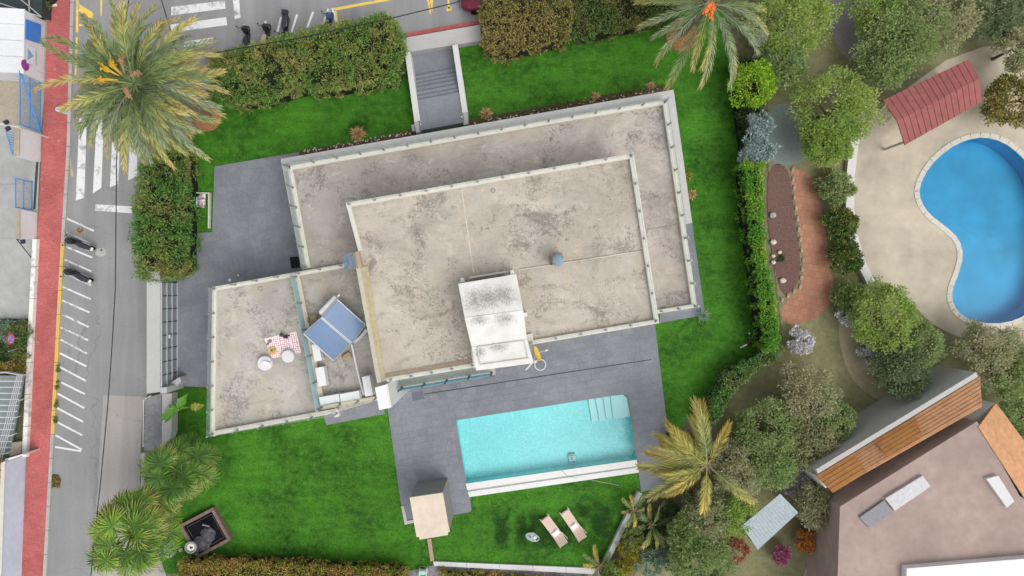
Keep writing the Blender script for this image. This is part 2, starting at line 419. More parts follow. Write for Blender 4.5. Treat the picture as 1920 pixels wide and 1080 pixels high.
m_ground = M('earth', (0.17, 0.165, 0.085), 0.95, 0.3, 3.0, 0.35, bmp=0.4)
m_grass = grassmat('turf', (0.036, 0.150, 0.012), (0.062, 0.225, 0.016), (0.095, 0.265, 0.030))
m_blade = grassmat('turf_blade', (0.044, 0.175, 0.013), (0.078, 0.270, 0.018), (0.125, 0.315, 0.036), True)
m_asph = asphalt('asphalt', (0.245, 0.247, 0.25), (0.305, 0.302, 0.30))
m_conc_road = asphalt('concrete_road', (0.36, 0.335, 0.315), (0.41, 0.385, 0.365))
m_yard = M('yard_concrete', (0.40, 0.405, 0.385), 0.9, 0.12, 2.0, 0.18)
m_tan = M('tan_ground', (0.40, 0.345, 0.265), 0.95, 0.15, 5.0, 0.15)
m_red = brickmat('red_pavers', (0.40, 0.085, 0.08), (0.44, 0.12, 0.115), (0.40, 0.15, 0.135), 0.2, 0.1, R(4), 0.8, 0.008, 0.2, 0.22, 0.25)
def pavermat(name):
    m, nt, b = nmat(name); p, g = pos(nt); oi = nt.nodes.new('ShaderNodeObjectInfo')
    rv = math_(nt, 'FRACT', math_(nt, 'MULTIPLY_ADD', oi.outputs['Random'], 7.31, math_(nt, 'MULTIPLY', g.outputs['Random Per Island'], 5.17)))
    col = mix(nt, rv, (0.192, 0.203, 0.226), (0.222, 0.232, 0.254))
    col = mix(nt, 1.0, col, mix(nt, ramp(nt, noise(nt, p, 0.4, 6, 0.65), [(0.32, 0.0), (0.68, 1.0)]), 0.84, 1.14), 'MULTIPLY')
    col = mix(nt, 1.0, col, mix(nt, ramp(nt, noise(nt, p, 9, 6, 0.75), [(0.3, 0.0), (0.72, 1.0)]), 0.84, 1.16), 'MULTIPLY')
    col = mix(nt, math_(nt, 'MULTIPLY', ramp(nt, noise(nt, p, 4.5, 3, 0.6), [(0.66, 0.0), (0.74, 1.0)]), 0.25), col, (0.42, 0.42, 0.44))
    nt.links.new(col, b.inputs['Base Color']); b.inputs['Roughness'].default_value = 0.75; b.inputs['Specular IOR Level'].default_value = 0.3
    return m
m_paver = pavermat('grey_pavers')
m_kerb = M('kerb_concrete', (0.42, 0.41, 0.39), 0.9, 0.15, 5, 0.15)
m_kerb_y = paint('kerb_yellow', (0.62, 0.43, 0.10), (0.42, 0.38, 0.30), 0.4)
m_white_p = paint('road_white', (0.70, 0.70, 0.69), (0.30, 0.30, 0.30), 0.38)
m_white_w = paint('road_white_worn', (0.68, 0.68, 0.67), (0.27, 0.27, 0.27), 0.62)
m_yel_p = paint('road_yellow', (0.80, 0.55, 0.10), (0.32, 0.30, 0.25), 0.42)
m_roofL = roofmat('roof_screed_lower', (0.385, 0.345, 0.300), (0.505, 0.457, 0.405), (0.185, 0.165, 0.148), 3.0, 1.2)
m_roofU = roofmat('roof_screed_upper', (0.415, 0.370, 0.313), (0.535, 0.483, 0.415), (0.19, 0.167, 0.147), 11.0, 1.15)
m_roofT = roofmat('roof_screed_terrace', (0.405, 0.368, 0.325), (0.515, 0.478, 0.43), (0.20, 0.185, 0.172), 23.0, 1.1)
m_cream = M('cream_coping', (0.60, 0.575, 0.50), 0.8, 0.08, 4, 0.08)
m_ledge = M('pale_ledge', (0.46, 0.45, 0.435), 0.85, 0.07, 5, 0.1)
m_wall = M('white_render', (0.64, 0.63, 0.61), 0.85, 0.05, 5, 0.08)
m_white = M('white_paint', (0.72, 0.72, 0.715), 0.6, 0.04, 4, 0.05)
m_membrane = M('tan_membrane', (0.44, 0.38, 0.235), 0.85, 0.16, 4, 0.2, bmp=0.4)
m_membrane2 = M('brown_cant', (0.42, 0.33, 0.24), 0.9, 0.14, 4, 0.15)
m_glass = glass('balustrade_glass', (0.94, 0.98, 0.975), 0.06)
m_tealglass = glass('teal_glass', (0.72, 0.90, 0.91), 0.5)
m_blueglass = glass('blue_glass', (0.38, 0.74, 0.84), 0.55)
m_steel = M('steel', (0.33, 0.33, 0.33), 0.45, 0.1, 8, 0, 0.7)
m_dark = M('dark_metal', (0.05, 0.05, 0.055), 0.5, 0.1, 8, 0)
m_black = M('black_plastic', (0.018, 0.018, 0.02), 0.4, 0.1, 8, 0, spec=0.5)
m_tile_pool = None

# ------------------------------------------------------------------ outlines used in several places (photo pixels at ground level)
POOL = [(855, 788), (1166, 739), (1173, 741), (1178, 747), (1194, 861), (874, 906)]
KID = [(1722, 352), (1742, 312), (1776, 280), (1812, 262), (1846, 257), (1880, 266), (1912, 290), (1945, 330), (1965, 400), (1968, 480), (1955, 550), (1925, 590), (1885, 606),
       (1840, 606), (1806, 594), (1786, 572), (1784, 545), (1796, 515), (1806, 480), (1798, 448), (1772, 424), (1742, 402), (1726, 378)]

def rounded(P, it=2):
    P = [Vector((p[0], p[1])) for p in P]
    for _ in range(it):
        Q = []
        for i in range(len(P)):
            a, b = P[i], P[(i + 1) % len(P)]
            Q += [a * 0.75 + b * 0.25, a * 0.25 + b * 0.75]
        P = Q
    return [(p.x, p.y) for p in P]
KID = rounded(KID, 1)

big = 1500
struct(sheet('ground', [(-big, -big), (big, -big), (big, big), (-big, big)], -0.03, m_ground, None, [WP(POOL), WP(KID)], world=True))

LAWN = [(345, 300), (392, 200), (410, 150), (758, 100), (900, 72), (1250, 15), (1362, 20), (1378, 210), (1402, 420), (1436, 655), (1338, 722), (1278, 800), (1252, 880), (1240, 912), (1204, 930), (1128, 1066),
        (815, 1054), (804, 1066), (770, 1078), (300, 1075), (272, 1000), (300, 830), (318, 735), (345, 660)]
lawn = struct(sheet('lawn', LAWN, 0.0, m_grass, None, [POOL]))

# patios
PAT_S = [(716, 690), (1226, 592), (1254, 822), (1258, 868), (1238, 916), (1202, 922), (1197, 884), (1195, 862), (1194, 861), (1178, 747), (1173, 741), (1166, 739), (855, 788), (874, 906), (881, 932), (884, 957), (882, 960), (760, 982), (756, 976)]
PAT_NW = [(402, 312), (560, 285), (600, 500), (600, 780), (400, 815), (396, 726), (318, 724), (318, 440), (398, 435)]
PAT_E = [(1250, 420), (1297, 414), (1322, 590), (1236, 606)]
PAT_SW = [(600, 760), (712, 748), (722, 776), (612, 797)]
patios = []
for nm, P in (('pool_patio', PAT_S), ('entrance_patio', PAT_NW), ('side_patio', PAT_E), ('service_patio', PAT_SW)):
    b = MB().prism(WP(P, 0.05), -0.02, 0.05).build(nm, m_paver); struct(b); patios.append(P)

TW, TH = 0.62, 0.41
def lay_tiles(parent, P, hide, z=0.05):
    A = np.array([(v.x, v.y) for v in WP(P, z)]); ca, sa = math.cos(R(9.7)), math.sin(R(9.7))
    U = A @ np.array([[ca, -sa], [sa, ca]]); lo, hi = U.min(0), U.max(0)          # into the house axes
    rows = np.arange(lo[1], hi[1], TH); ok = []
    for r_i, v in enumerate(rows):
        u = np.arange(lo[0] - (TW / 2 if r_i % 2 else 0), hi[0], TW); cu = u + TW / 2; cv = np.full(len(u), v + TH / 2)
        k = np.ones(len(u), bool)
        for du, dv in ((0, 0), (-1, -1), (1, -1), (1, 1), (-1, 1)):
            a, b = cu + du * TW * 0.5, cv + dv * TH * 0.5; X, Y = a * ca - b * sa, a * sa + b * ca
            k &= in_poly(X, Y, A)
            if du == 0:
                for hpoly in hide: k &= ~in_poly(X, Y, hpoly)
        ok += [(cu[i] * ca - cv[i] * sa, cu[i] * sa + cv[i] * ca) for i in np.nonzero(k)[0]]
    ok.sort(key=lambda q: q[0] ** 2 + q[1] ** 2)
    t = MB().box((0, 0, 0.003), (TW - 0.012, TH - 0.012, 0.010)); me = bpy.data.meshes.new('paving_tile'); me.from_pydata(t.V, [], t.F); me.materials.append(m_paver)
    for (x, y) in ok[:300]:
        o = link(bpy.data.objects.new('paving_tile', me)); o.parent = parent; o.rotation_euler = (0, 0, R(9.7)); o.location = Vector((x, y, z + random.uniform(0, 0.0012))) - ORG[parent]
    if len(ok) > 300:
        mb = MB()
        for (x, y) in ok[300:]: mb.box((x, y, z + 0.003), (TW - 0.012, TH - 0.012, 0.010), R(9.7))
        o = mb.build('paving_tiles', m_paver, parent); o['kind'] = 'stuff'
HIDE = [np.array([(v.x, v.y) for v in WP(Q, zz)]) for Q, zz in (([(560, 330), (1230, 205), (1285, 560), (1215, 590), (1000, 635), (740, 690), (705, 740), (420, 790), (420, 560), (585, 520)], 3.4), ([(280, 528), (296, 526), (296, 735), (280, 738)], 0))]
for nm, P in (('pool_patio', PAT_S), ('entrance_patio', PAT_NW), ('side_patio', PAT_E), ('service_patio', PAT_SW)): lay_tiles(bpy.data.objects[nm], P, HIDE)

# expansion joint and drain slots of the pool patio (parts of the patio)
pp = bpy.data.objects['pool_patio']
def strip(name, a, b, wpx, z, h, mat, parent):
    A, B = W(*a, z), W(*b, z); d = (B - A).normalized(); n = Vector((-d.y, d.x, 0)) * (wpx / 60.0)
    return MB().prism([A - n, B - n, B + n, A + n], z - h, z).build(name, mat, parent)
m_joint = M('dark_joint', (0.05, 0.05, 0.06), 0.9, 0.1, 8, 0)
strip('expansion_joint', (795, 739), (1222, 674), 1.6, 0.064, 0.03, m_joint, pp)
m_slate = M('slate_slab', (0.13, 0.145, 0.185), 0.7, 0.1, 8, 0)
prism('drain_cover', [(772, 736), (793, 733), (795, 748), (774, 752)], 0.04, 0.066, m_slate, pp)

# ------------------------------------------------------------------ road and pavements
def xs(tab, y):
    return float(np.interp(y, [t[0] for t in tab], [t[1] for t in tab]))
XL = [(-900, 128), (0, 90), (270, 79), (540, 65), (810, 52), (1080, 40), (2000, -5)]
XR = [(-900, 165), (0, 132), (150, 128), (270, 125), (540, 109), (810, 95), (1080, 80), (2000, 30)]
ys = [-900, -300, 0, 90, 180, 270, 360, 450, 540, 630, 720, 810, 900, 990, 1080, 1400, 2000]
road = struct(sheet('road', [(-3000, -900), (2600, -900), (2600, -260), (1450, -30), (1260, 0), (900, 62), (758, 86), (395, 150), (330, 300), (305, 520), (276, 530), (276, 745), (268, 760), (262, 900), (300, 1040), (330, 1400), (330, 2000), (20, 2000), (110, 540), (133, 0), (140, -200), (-3000, -200)], -0.004, m_asph))
ramp_ = struct(sheet('concrete_driveway', [(194, 741), (276, 744), (268, 760), (262, 870), (262, 950), (320, 1100), (330, 1400), (140, 1400), (170, 1080), (182, 930)], 0.002, m_conc_road))
pave = struct(MB().prism(WP([(xs(XL, y), y) for y in ys] + [(xs(XR, y), y) for y in ys[::-1]], 0.12), -0.02, 0.12).build('pavement', m_red))
for i in range(26):                                            # kerb stones along the pavement
    y0, y1 = -40 + i * 45, -40 + (i + 1) * 45 - 0.8
    prism('kerb_stone', [(xs(XR, y0), y0), (xs(XR, y0) + 6, y0), (xs(XR, y1) + 6, y1), (xs(XR, y1), y1)], -0.02, 0.125, m_kerb_y if 440 < y0 < 815 else m_kerb, pave)

def mark(name, P, mat, z=0.004): return sheet(name, P, z, mat, road)
zeb = [[(149, 222), (163, 222), (158, 371), (142, 376)], [(181, 225), (195, 225), (190, 352), (174, 363)], [(212, 230), (226, 230), (222, 345), (206, 351)], [(244, 262), (258, 262), (257, 330), (240, 338)]]
for P in zeb: mark('crossing_stripe', P, m_white_p)
for P in ([(321, 13), (421, 1), (423, 16), (321, 29)], [(320, 46), (424, 32), (426, 47), (320, 61)], [(345, 78), (400, 70), (398, 81), (345, 88)]): mark('crossing_stripe', P, m_white_p)
mark('dash_mark', [(436, -8), (448, -8), (451, 33), (440, 36)], m_white_w)
mark('stop_line', [(179, 383), (248, 387), (248, 400), (178, 395)], m_white_p)
bays = [((124, 409), (176, 433)), ((121, 434), (175, 459)), ((120, 461), (173, 483)), ((119, 486), (172, 509)), ((117, 511), (171, 535)), ((116, 537), (170, 561)), ((114, 562), (168, 586)), ((112, 587), (166, 613)), ((112, 613), (165, 638)),
        ((114, 637), (163, 663)), ((112, 662), (162, 687)), ((112, 688), (161, 714)), ((115, 717), (159, 739)), ((108, 738), (158, 765)), ((107, 765), (156, 791)), ((108, 792), (154, 816)), ((104, 816), (153, 843)), ((103, 838), (152, 846))]
for i, (a, b) in enumerate(bays):
    strip('bay_line', a, b, 3.4, 0.0045, 0.004, m_white_w if i < 10 else m_white_p, road)
for a, b in (((557, 27), (546, 62)), ((587, 22), (576, 52)), ((616, 16), (605, 46)), ((527, 32), (520, 60)), ((623, 15), (630, 40)), ((498, 40), (496, 52))):
    strip('bay_line', a, b, 4, 0.0045, 0.004, m_white_p, road)
for P in ([(626, 15), (735, -5), (735, 0), (628, 20)], [(626, 21), (631, 20), (634, 40), (629, 42)], [(800, -6), (805, -6), (810, 26), (806, 27)], [(804, -6), (812, -6), (811, 20), (809, 26)], [(838, -4), (842, -5), (844, 16), (840, 16)], [(837, 14), (847, 12), (847, 20), (838, 21)],
          [(143, -6), (147, -6), (147, 60), (142, 61)], [(148, 7), (175, 24), (174, 37), (148, 21)], [(148, 45), (180, 47), (180, 50), (148, 49)], [(188, -6), (192, -6), (191, 30), (188, 30)], [(186, 60), (190, 60), (188, 95), (185, 95)], [(142, 70), (146, 70), (143, 140), (140, 140)], [(158, 200), (166, 198), (160, 206), (154, 208)]):
    mark('yellow_mark', P, m_yel_p)
mark('yellow_mark', [(126, 290), (130, 285), (138, 330), (134, 332)], paint('yellow_faded', (0.5, 0.4, 0.15), (0.27, 0.27, 0.27), 0.75))
for r0, c, rr in ((10, (189, 473), 1), ):
    P = [(c[0] + (10 + 0.8 * math.sin(3 * a)) * math.cos(a), c[1] + (8.8 + 0.8 * math.cos(2 * a)) * math.sin(a)) for a in np.linspace(0, 2 * math.pi, 18, endpoint=False)]
    mark('manhole_patch', P, M('pale_patch', (0.42, 0.42, 0.40), 0.9, 0.15, 6, 0.1))
    MB().lathe([(0.07, 0), (0.07, 0.004)], W(190, 469, 0.005), 10).build('valve_cap', m_dark, road)
mark('valve_cover', [(230, 469), (237, 469), (237, 475), (230, 475)], M('pinkish_cover', (0.36, 0.32, 0.31), 0.9))

# top: red gutter line and grey threshold in front of the garden steps
prism('kerb_stone', [(755, 63), (898, 38), (899, 45), (756, 71)], -0.02, 0.12, m_red, road)
thr = struct(prism('entrance_slab', [(752, 72), (900, 46), (903, 76), (757, 99)], -0.02, 0.62, M('entrance_concrete', (0.45, 0.445, 0.435), 0.85, 0.05, 5, 0.1)))

# yard on the far side of the pavement
yard = struct(sheet('school_yard', [(-1500, 235), (78, 235), (64, 540), (60, 605), (-1500, 605)], 0.0, m_yard))
struct(sheet('sandy_yard', [(-1500, -900), (120, -900), (90, 0), (86, 145), (78, 235), (-1500, 235)], -0.001, m_tan))
prism('threshold_gutter', [(68, 296), (72, 296), (66, 392), (62, 392)], 0.0, 0.03, m_dark, yard)
strip('slab_joint', (0, 345), (30, 345), 1, 0.004, 0.004, M('joint_grey', (0.25, 0.25, 0.24)), yard)
strip('slab_joint', (0, 446), (28, 447), 1, 0.004, 0.004, MATS['joint_grey'], yard)

# ------------------------------------------------------------------ villa
villa = root('villa', W(850, 480, 0), 'large flat-roofed cream villa with stained stepped roof terraces', 'house')
LOW = [(538, 311), (1250, 186), (1306, 575), (1100, 608), (690, 640), (650, 495), (573, 506)]
TER = [(399, 538), (575, 506), (668, 490), (710, 718), (706, 753), (600, 768), (634, 771), (632, 777), (394, 817)]
UP = [(648, 380), (1187, 287), (1235, 605), (994, 646), (1000, 670), (727, 715), (707, 718), (667, 500), (671, 470)]
def volume(P, z0, z1, zt, mroof, nm, z_slab=0.2):
    Pw = WP(P, zt)
    MB().prism(Pw, z0, z1 - z_slab).build('wall', m_wall, villa)
    return MB().prism(Pw, z1 - z_slab, z1).build(nm, mroof, villa)
ZL, ZU = 3.3, 6.2
low = volume(LOW, 0.0, ZL, 3.5, m_roofL, 'lower_roof')
ter = volume([(399, 538), (575, 506), (650, 493), (690, 640), (712, 718), (704, 752), (632, 774), (394, 817)], 0.0, ZL - 0.012, 3.5, m_roofT, 'terrace_roof')
upr = volume(UP, ZL - 0.1, ZU, 6.4, m_roofU, 'upper_roof')
def coping(a, b, wpx, z0, z1, parent, mat=m_cream, side=1, name='coping'):
    A, B = W(*a, z1), W(*b, z1); d = (B - A).normalized(); n = Vector((-d.y, d.x, 0)) * side
    w = wpx / 30.0 * (H - z1) / H
    return MB().prism([A, B, B + n * w, A + n * w], z0, z1).build(name, mat, parent)
# lower roof copings (outer edge given, side points inward)
zc = ZL + 0.25
coping((538, 311), (1250, 186), 8.5, ZL - 0.1, zc, low, side=-1)
coping((1251, 185), (1307, 575), 9.5, ZL - 0.1, zc + 0.002, low, side=-1)
coping((1307, 576), (1234, 588), 7, ZL - 0.1, zc + 0.004, low, side=-1)
coping((573, 503), (538, 311), 9.5, ZL - 0.1, zc + 0.003, low, side=-1)
coping((398, 538), (668, 490), 8, ZL - 0.1, zc + 0.006, ter, side=-1)
coping((394, 818), (398, 538), 8.5, ZL - 0.1, zc + 0.008, ter, side=-1)
coping((633, 774), (394, 818), 8.5, ZL - 0.1, zc + 0.005, ter, side=-1)
prism('coping', [(625, 769), (634, 767), (636, 781), (627, 783)], ZL - 0.1, zc + 0.02, m_cream, ter)
coping((552, 518), (600, 764), 10, ZL - 0.1, zc + 0.002, ter, M('tan_coping', (0.60, 0.52, 0.42), 0.85, 0.1, 5, 0.12), side=1)
coping((604, 768), (708, 750), 8, ZL - 0.1, zc + 0.003, ter, MATS['tan_coping'], side=1)
# north / east / west ledge
led = MB().prism(WP([(526, 298), (1263, 168), (1298, 418), (1200, 435), (700, 470), (600, 480), (571, 506), (566, 506)], 2.95), 2.72, 2.95).build('ledge', m_ledge, villa)
# upper roof copings
zu = ZU + 0.22
coping((648, 380), (1187, 287), 9, ZU - 0.1, zu, upr, side=-1)
coping((1188, 286), (1236, 605), 9, ZU - 0.1, zu + 0.002, upr, side=-1)
coping((1236, 606), (993, 647), 8, ZU - 0.1, zu + 0.004, upr, side=-1)
coping((672, 471), (648, 380), 8, ZU - 0.1, zu + 0.003, upr, side=-1)
coping((893, 688), (726, 716), 8, ZU - 0.1, zu + 0.002, upr, side=-1)
prism('coping', [(882, 655), (894, 653), (900, 688), (888, 690)], ZU - 0.1, zu + 0.01, m_cream, upr)
prism('coping', [(985, 628), (998, 625), (1002, 645), (990, 648)], ZU - 0.1, zu + 0.01, m_cream, upr)
# membrane-covered west upstand (sloped inner face) and south cant strip
def wedge(outer, inner, z_out, z_in, zb, mat, name, parent):
    a, b = W(*outer[0], z_out), W(*outer[1], z_out); c, d = W(*inner[1], z_in), W(*inner[0], z_in)
    V = [a, b, c, d] + [Vector((v.x, v.y, zb)) for v in (a, b, c, d)]
    return raw(name, V, [(0, 1, 2, 3), (7, 6, 5, 4), (0, 4, 5, 1), (1, 5, 6, 2), (2, 6, 7, 3), (3, 7, 4, 0)], mat, parent)
wedge([(675, 502), (709, 716)], [(690, 498), (722, 702)], zu - 0.02, ZU + 0.03, ZU - 0.1, m_membrane, 'membrane_upstand', upr)
coping((707, 718), (667, 500), 8, ZU - 0.1, zu - 0.005, upr, M('grey_tan_coping', (0.50, 0.47, 0.37), 0.85, 0.1, 5, 0.15), side=-1)
wedge([(728, 708), (888, 681)], [(722, 700), (886, 671)], zu - 0.02, ZU + 0.03, ZU - 0.1, m_membrane2, 'cant_strip', upr)
# screed joints
m_seam = M('pale_seam', (0.62, 0.56, 0.50), 0.9, 0.2, 3, 0.2); m_seamd = M('dark_seam', (0.27, 0.23, 0.20), 0.9, 0.3, 3, 0.2)
strip('screed_joint', (866, 357), (888, 512), 1.3, ZU + 0.004, 0.01, m_seam, upr)
strip('screed_joint', (974, 504), (1207, 468), 1.6, ZU + 0.005, 0.01, m_seamd, upr)
strip('screed_joint', (974, 506), (1207, 470), 1.0, ZU + 0.006, 0.01, m_seam, upr)
strip('screed_joint', (1215, 430), (1270, 420), 1.6, ZL + 0.005, 0.01, m_seamd, low)
# drains
for (px, py, z, par) in ((807, 380, ZU, upr), (925, 357, ZU, upr), (873, 671, ZU, upr), (1009, 624, ZU, upr), (488, 541, ZL - 0.012, ter), (522, 780, ZL - 0.012, ter), (858, 339, ZL, low)):
    d = MB().torus(W(px, py, z + 0.012), 0.105, 0.022, n=16, m=6).build('roof_drain', m_steel, par)
    MB().lathe([(0.09, 0), (0.09, 0.012), (0.03, 0.03)], W(px, py, z), 12).build('drain_grate', m_kerb, d)
# stair tower with a three-fold white roof
tw = MB().prism(WP([(872, 538), (962, 524), (988, 640), (992, 680), (905, 690), (890, 640)], 7.6), ZU, 7.6).build('stair_tower_wall', m_wall, villa)
m_tower = towermat('tower_roof_white'); m_tower2 = m_tower
def slab4(P, Z, t, mat, name, par):
    top = [W(p[0], p[1], z) for p, z in zip(P, Z)]; bot = [v - Vector((0, 0, t)) for v in top]
    return raw(name, top + bot, [(3, 2, 1, 0), (4, 5, 6, 7), (0, 1, 5, 4), (1, 2, 6, 5), (2, 3, 7, 6), (3, 0, 4, 7)], mat, par)
slab4([(859, 532), (968, 514), (981, 581), (871, 595)], [8.0, 8.0, 8.35, 8.35], 0.25, m_tower, 'roof_panel', tw)
slab4([(871, 595.6), (981, 581.6), (988, 635), (884, 650)], [8.345, 8.345, 8.1, 8.1], 0.25, m_tower2, 'roof_panel', tw)
slab4([(884, 650.4), (988, 635.4), (1001, 681), (893, 695)], [8.095, 8.095, 8.05, 8.05], 0.25, m_tower2, 'roof_panel', tw)
fr = [(895, 651), (983, 639), (991, 672), (901, 684)]
for i in range(4): strip('roof_rib', fr[i], fr[(i + 1) % 4], 1.6, 8.14, 0.1, m_cream, tw)
m_conc = M('plain_concrete', (0.60, 0.58, 0.54), 0.85, 0.08, 5, 0.1)
prism('tower_vent', [(863, 522), (869, 521), (870, 528), (864, 529)], ZU, 7.3, m_white, tw)
prism('tower_vent', [(956, 507), (963, 506), (964, 513), (957, 514)], ZU, 7.3, m_white, tw)
prism('tower_vent', [(981, 587), (988, 586), (989, 593), (982, 594)], ZU, 7.4, m_white, tw)
prism('tower_beam', [(879, 519), (955, 507), (955.5, 510), (879.5, 522.5)], ZU, 6.9, m_cream, tw)
# white corner pier
pier = prism('corner_pier', [(703, 727), (724, 721), (731, 765), (711, 769)], 0.0, 6.45, m_white, villa)
prism('pier_band', [(724, 720), (727, 719.5), (734, 764), (731.3, 764.8)], 0.0, 6.40, m_wall, pier)
# balcony
bal = MB().prism(WP([(716, 700), (925, 667), (929, 702), (757, 732)], 3.0), 2.75, 3.0).build('balcony_slab', m_ledge, villa)
prism('balcony_floor', [(720, 702), (922, 670), (926, 699), (757, 727)], 2.9, 3.012, M('balcony_screed', (0.50, 0.47, 0.42), 0.9, 0.12, 5, 0.15), bal)

def balustrade(name, a, b, zb, h, bays, label, mat=m_glass, posts=m_steel, lean=0.0, post_h=1.0, rail=False):
    A, B = W(*a, zb), W(*b, zb); t = root(name, (A + B) / 2, label, 'balustrade', 'glass balustrades of the villa')
    d = (B - A).normalized(); ang = math.atan2(d.y, d.x); Mr = Matrix.Rotation(ang, 3, 'Z')
    L = (B - A).length / bays
    pm = bpy.data.meshes.new('post'); mb = MB().box((0, 0, h * post_h / 2), (0.07, 0.05, h * post_h)).box((0, 0, 0.02), (0.13, 0.10, 0.04)).box((0, 0, h * post_h - 0.04), (0.1, 0.08, 0.08))
    pm.from_pydata(mb.V, [], mb.F); pm.materials.append(posts)
    gm = bpy.data.meshes.new('glass_panel'); mb = MB().box((0, 0, h / 2 + 0.05), (L - 0.08, 0.016, h - 0.08))
    gm.from_pydata(mb.V, [], mb.F); gm.materials.append(mat)
    for i in range(bays + 1):
        o = link(bpy.data.objects.new('post', pm)); o.parent = t; o.location = A + d * L * i - ORG[t]; o.rotation_euler = (0, 0, ang)
    for i in range(bays):
        o = link(bpy.data.objects.new('glass_panel', gm)); o.parent = t; o.location = A + d * L * (i + 0.5) - ORG[t]; o.rotation_euler = (0, 0, ang)
    return t
hb = 0.75
balustrade('glass_balustrade', (544, 312), (1249, 189.5), zc, hb, 16, 'long glass balustrade on the north edge of the lower roof, facing the lawn')
balustrade('glass_balustrade', (1247, 192), (1303, 574), zc, hb, 9, 'glass balustrade on the east edge of the lower roof, above the green side lawn')
balustrade('glass_balustrade', (1304, 574), (1240, 584), zc, hb, 2, 'short glass balustrade on the southern end of the lower roof near the agave')
balustrade('glass_balustrade', (575, 500), (543, 315), zc, 1.1, 5, 'tall glass balustrade on the west edge of the lower roof, above the entrance patio')
balustrade('glass_balustrade', (402, 541), (640, 498), zc, hb, 6, 'glass balustrade on the north edge of the western terrace roof')
balustrade('glass_balustrade', (398, 814), (402, 542), zc, hb, 6, 'glass balustrade on the west edge of the terrace roof with the picnic rug')
balustrade('glass_balustrade', (632, 775), (399, 814), zc, hb, 5, 'glass balustrade on the south edge of the terrace roof, above the big lawn')
balustrade('glass_balustrade', (556, 519), (602, 765), zc, 1.0, 5, 'teal glass balustrade between the picnic terrace and the solar panels', m_tealglass)
balustrade('glass_balustrade', (604, 764), (706, 746), zc, 1.0, 3, 'teal glass balustrade south of the air conditioners')
balustrade('glass_balustrade', (655, 383), (1184, 291), zu, 0.32, 11, 'low glass balustrade along the north edge of the upper roof')
balustrade('glass_balustrade', (1184, 293), (1231, 602), zu, 0.32, 6, 'low glass balustrade along the east edge of the upper roof')
balustrade('glass_balustrade', (1230, 603), (996, 643), zu, 0.32, 5, 'low glass balustrade along the south edge of the upper roof, right of the white tower')
balustrade('glass_balustrade', (886, 686), (733, 712), zu, 0.32, 4, 'low glass balustrade along the south edge of the upper roof, left of the white tower')
balustrade('glass_balustrade', (754, 727), (922, 699), 3.02, 1.25, 4, 'blue glass balcony balustrade with dark posts under the upper roof', m_blueglass, m_dark)

# roof vents
v = root('roof_vent', W(655, 490, ZU), 'slate-capped square chimney at the west corner of the upper roof', 'chimney')
prism('shaft', [(643, 479), (664, 475), (668, 502), (647, 506)], ZL, 6.9, m_membrane2, v)
prism('cap', [(641, 477), (662, 473), (667, 503), (646, 507)], 6.9, 7.0, M('slate_cap', (0.16, 0.20, 0.25), 0.6, 0.35, 6, 0.2), v)
prism('back_plate', [(660, 474), (672, 471), (679, 500), (671, 502)], ZL, 6.55, m_membrane2, v)
v = root('roof_vent', W(1043, 485, ZU), 'small brown chimney with domed blue-grey cap on the upper roof', 'chimney')
prism('shaft', [(1033, 477), (1054, 473), (1057, 492), (1036, 496)], ZU, 7.5, M('terracotta', (0.33, 0.20, 0.14), 0.85), v)
MB().lathe([(0.30, 0), (0.34, 0.05), (0.30, 0.16), (0.16, 0.24), (0.02, 0.26)], W(1046, 487, 7.5), 8, rz=0.3).build('cap', M('bluegrey_cap', (0.20, 0.28, 0.33), 0.5), v)
tag(prism('door_mat', [(543, 482), (560, 481), (563, 502), (546, 503)], 0.05, 0.075, M('black_mat', (0.02, 0.018, 0.022), 0.95)), 'black door mat beside the villa on the entrance patio', 'door mat')

# ------------------------------------------------------------------ garden steps
st = root('garden_steps', W(818, 165, 0), 'grey paved steps between pale low walls leading to the villa', 'steps')
def lerp(a, b, t): return (a[0] + (b[0] - a[0]) * t, a[1] + (b[1] - a[1]) * t)
La, Lb, Ra, Rb = (769, 97), (789, 248), (850, 84), (872, 236)
ts = [0.0, 0.285, 0.345, 0.40, 0.455, 0.515, 0.575, 0.63, 0.92, 1.0]
for i in range(len(ts) - 1):
    z = 0.05 + min(i, 7) * 0.13 + (0.02 if i == 8 else 0)
    P = [lerp(La, Lb, ts[i]), lerp(Ra, Rb, ts[i] - 0.02 if i else 0), lerp(Ra, Rb, ts[i + 1] - 0.02), lerp(La, Lb, ts[i + 1])]
    Pw = WP(P, 0.5)
    MB().prism(Pw, -0.02, z).build('tread', m_paver, st)
    if 0 < i < 8:
        A, B = Pw[0], Pw[1]; d = (B - A).normalized(); n = Vector((d.y, -d.x, 0)) * 0.03
        MB().prism([A - n * 1.2, B - n * 1.2, B + n * 0.2, A + n * 0.2], -0.02, z + 0.006).build('nosing', m_slate, st)
m_lowwall = M('low_wall', (0.62, 0.615, 0.60), 0.85, 0.05, 5, 0.08)
prism('side_wall', [(759, 99), (769, 97), (788, 226), (777, 229)], 0.0, 1.05, m_lowwall, st)
prism('side_wall', [(848, 85), (858, 83), (877, 210), (867, 212)], 0.0, 1.05, m_lowwall, st)
prism('wall_end', [(776.5, 229.5), (787, 227), (789, 247), (780, 249)], 0.0, 0.92, m_ledge, st)
prism('wall_end', [(867, 213), (877, 211), (878, 232), (869, 234)], 0.0, 0.92, m_ledge, st)
for (px, py) in ((777, 139), (789, 233), (866, 219)): MB().lathe([(0.05, 0), (0.05, 0.05), (0.02, 0.07)], W(px, py, 0.95 if py > 200 else 0.06), 8).build('step_light', m_white, st)
tag(prism('junction_box', [(771, 234), (776, 233), (778, 245), (773, 246)], 0, 0.4, m_wall), 'small pale box beside the wall end at the foot of the steps', 'box')

